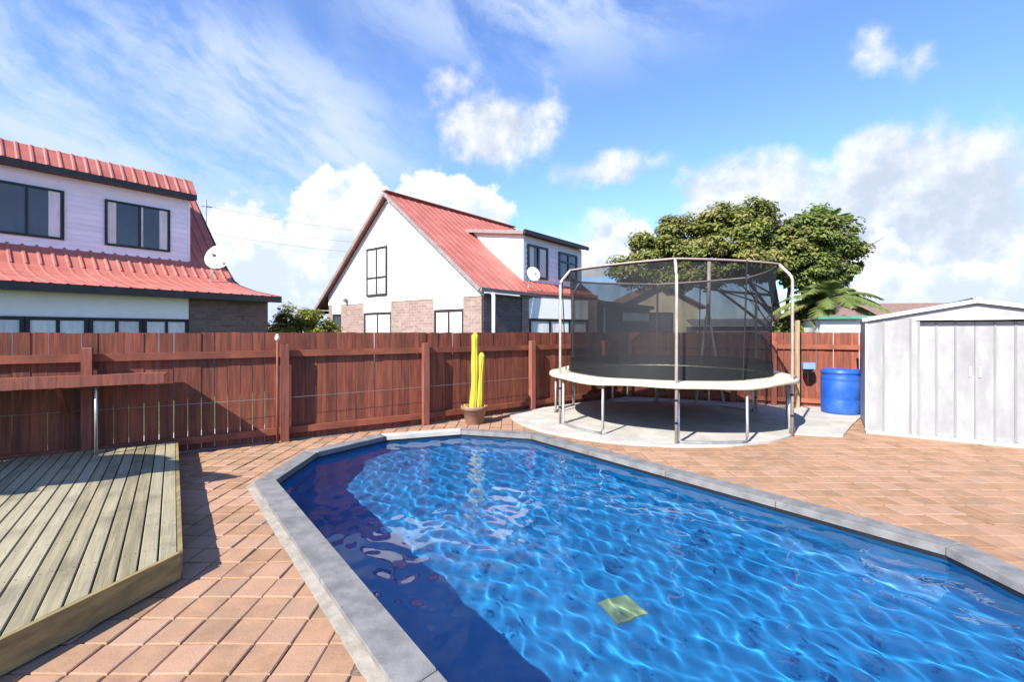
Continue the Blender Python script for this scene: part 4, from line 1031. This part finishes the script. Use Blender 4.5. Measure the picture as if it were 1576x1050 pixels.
def tree(name, label, base, lobes, trunk, limbs, n_clump, leaves, clump_r, leaf, m_, seed, group=None):
    root = thing(name, base, label, 'tree', group)
    mb = MB(); tops = limb(mb, trunk[0], trunk[1], trunk[2], trunk[3], .08, 8, seed)
    for k, (b, r) in enumerate(limbs):
        a = tops[3+k % 4]; pts = limb(mb, a, b, r, r*.35, .12, 7, seed+k+1)
        for j in range(3):
            g = random.Random(seed*31+k*7+j); e = Vector(b)+Vector((g.uniform(-1, 1), g.uniform(-1, 1), g.uniform(.1, .8)))*.8
            limb(mb, pts[3+j], e, r*.4, r*.1, .15, 5, seed+k*3+j)
    mb.build('trunk', m_bark, root, smooth=True)
    P, Nn = crown_pts(lobes, n_clump, leaves, clump_r, seed)
    leaf_obj('crown', leaf_mesh(P, Nn, leaf, .5, .36, seed), m_, root)
    return root
lobes = [(6.9, 14.6, 4.75, 1.2, 1.2, .9), (7.55, 14.5, 5.2, .55, .6, .5), (6.1, 14.5, 5.0, .65, .8, .62), (5.3, 14.6, 4.4, 1.1, 1.2, .75), (4.4, 14.4, 4.0, .8, .9, .62), (3.75, 14.3, 3.4, .7, .8, .48), (6.3, 14.3, 3.75, 1.6, 1.2, .75), (8.05, 14.4, 3.9, 1.0, 1.0, .8), (5.2, 14.2, 3.2, 1.2, .9, .4), (4.05, 14.4, 4.45, .35, .4, .3), (8.45, 14.5, 4.35, .6, .7, .65)]
tree('broadleaf_tree', 'wide spreading olive green tree crown rising behind the trampoline', (8.7, 14.6, 0), lobes, ((8.7, 14.6, -.05), (8.1, 14.6, 3.2), .16, .10),
     [((5.0, 14.6, 3.8), .055), ((6.3, 14.9, 4.6), .06), ((7.6, 14.5, 4.7), .07), ((4.6, 14.3, 3.3), .045), ((8.6, 14.3, 4.2), .07), ((6.0, 14.0, 3.7), .04), ((5.4, 14.2, 3.0), .032), ((6.8, 14.1, 3.3), .036), ((7.2, 14.2, 3.0), .03)], 400, 190, .36, .062, m_leaf, 4)
lobes = [(9.4, 14.4, 4.5, .95, 1.0, .85), (10.0, 14.3, 3.8, .7, .8, .75), (8.85, 14.5, 4.75, .55, .7, .6), (9.0, 14.2, 3.5, .85, .8, .6), (9.6, 14.2, 3.2, .6, .6, .5), (10.5, 14.3, 4.1, .3, .4, .2)]
tree('broadleaf_tree', 'rounder green tree leaning over the fence right of the trampoline pole', (9.0, 14.4, 0), lobes, ((8.95, 14.4, -.05), (9.2, 14.3, 3.2), .24, .15),
     [((9.8, 14.3, 3.6), .1), ((8.8, 14.5, 4.8), .09), ((9.3, 14.3, 4.6), .1), ((10.6, 14.2, 4.1), .05)], 210, 190, .34, .06, m_leaf2, 9)
us = thing('shrub', (8.6, 14.0, 0), 'dark green shrub behind the fence beneath the tree trunks', 'shrub')
P, Nn = crown_pts([(8.65, 14.1, 1.7, .5, .4, .8), (8.35, 14.2, 1.4, .4, .4, .6)], 60, 130, .25, 21, .8, .4)
leaf_obj('foliage', leaf_mesh(P, Nn, .055, .5, .6, 22), m_leaf2, us)
mb = MB()
for k in range(4): limb(mb, (8.4+.1*k, 14.1, -.05), (8.2+.25*k, 14.1, 1.5), .03, .01, .1, 5, 40+k)
mb.build('stem', m_bark, us)
def fronds(root, c, n_, ln, rise, droop, m_, seed, wid=.34, leaf_n=44, spread=6.283, a0=0):
    g = random.Random(seed)
    for k in range(n_):
        a = a0+spread*(k+g.random()*.6)/n_; el = g.uniform(*rise); L = ln*g.uniform(.8, 1.15); d = Vector((math.cos(a), math.sin(a), 0)); side = Vector((-d.y, d.x, 0)); mb = MB(); pts = []
        for i in range(10): t = i/9; pts.append(Vector(c)+d*L*t*math.cos(el)+Vector((0, 0, L*t*math.sin(el)-droop*L*t*t)))
        mb.tube(pts, [.022*(1-i/10)+.004 for i in range(10)], 5)
        for i in range(leaf_n):
            t = .12+.87*i/leaf_n; f = t*9; j = min(8, int(f)); p = pts[j].lerp(pts[j+1], f-j); fw = (pts[j+1]-pts[j]).normalized()
            w = wid*math.sin(math.pi*min(1, .12+t*.88))**.6
            for sg in (-1, 1):
                tip = p+side*sg*w+fw*w*.55+Vector((0, 0, -w*.35*g.uniform(.6, 1.4))); h = fw*.027
                mb.add([p-h, p+h, tip], [(0, 1, 2)])
        mb.build('frond', m_, root)
pl = thing('palm', (9.0, 13.6, 0), 'feathery palm with arching fronds beside the tree trunk over the white shed', 'palm')
MB().tube([(9.0, 13.6, -.05), (9.0, 13.6, 1.4), (9.15, 13.6, 2.45)], [.16, .13, .12], 10).build('trunk', m_bark, pl, smooth=True)
fronds(pl, (9.15, 13.6, 2.45), 32, 1.65, (.1, 1.25), .6, m_palm, 3, .32, 64)
tf = thing('tree_fern', (9.75, 15.6, 0), 'bright green fern top poking above the rounder tree', 'tree fern')
MB().tube([(9.75, 15.6, -.05), (9.8, 15.6, 3), (10.25, 15.6, 5.05)], [.14, .11, .1], 10).build('trunk', m_bark, tf, smooth=True)
fronds(tf, (10.25, 15.6, 5.05), 24, 1.1, (.5, 1.45), .35, m_fern, 8, .28)
# shrub between the houses
hd = thing('shrub', (-6.0, 14.2, 0), 'rounded yellow green shrub between the two red roofed houses', 'shrub')
P, Nn = crown_pts([(-6.5, 14.3, 1.4, .8, .7, 1.0), (-5.95, 14.6, 1.25, .55, .7, .9), (-7.1, 14.8, 1.35, .6, .7, 1.0)], 130, 180, .3, 5, .8, .5)
leaf_obj('foliage', leaf_mesh(P, Nn, .05, .55, .35, 6), m_hedge, hd)
mb = MB()
for k in range(5): limb(mb, (-6.6+.12*k, 14.4, -.05), (-7.0+.25*k, 14.5, 1.2), .035, .012, .1, 5, k)
mb.build('stem', m_bark, hd)

# unseen broad-leaved plant, added with leaves shaped to cast shade over the deck
bpn = thing('shade_plant', (-7.6, 2.1, 0), 'unseen broad leaved plant added to cast shade on the deck boards', 'plant')
MB().tube([(-7.6, 2.1, -.05), (-7.55, 2.15, 1.0), (-7.5, 2.2, 1.75)], [.12, .10, .07], 10).build('stem', m_fern, bpn, smooth=True)
for k, (tip, w, z) in enumerate((((-5.2, 3.35), .40, 2.05), ((-4.50, 3.14), .30, 2.0), ((-5.1, 2.75), .40, 2.1), ((-5.5, 3.1), .36, 2.3), ((-4.9, 3.0), .26, 1.9), ((-6.3, 3.6), .26, 2.2), ((-5.6, 2.3), .3, 2.0), ((-6.4, 1.4), .28, 2.0), ((-8.5, 3.0), .3, 2.1))):
    a = Vector((-7.5, 2.2, 1.75)); b = Vector((*tip, z)); d = (b-a); sd = Vector((-d.y, d.x, 0)).normalized(); mb = MB(); vs = []
    for i in range(13):
        t = i/12; c = a.lerp(b, t)+Vector((0, 0, .35*math.sin(math.pi*t))); ww_ = w*math.sin(math.pi*min(1, max(0., (t-.12)/.88)))**.7+.012
        vs += [c-sd*ww_+Vector((0, 0, -.03)), c, c+sd*ww_+Vector((0, 0, -.03))]
    mb.add(vs, [(3*i+j, 3*i+j+1, 3*i+4+j, 3*i+3+j) for i in range(12) for j in range(2)]).build('leaf', m_fern, bpn)
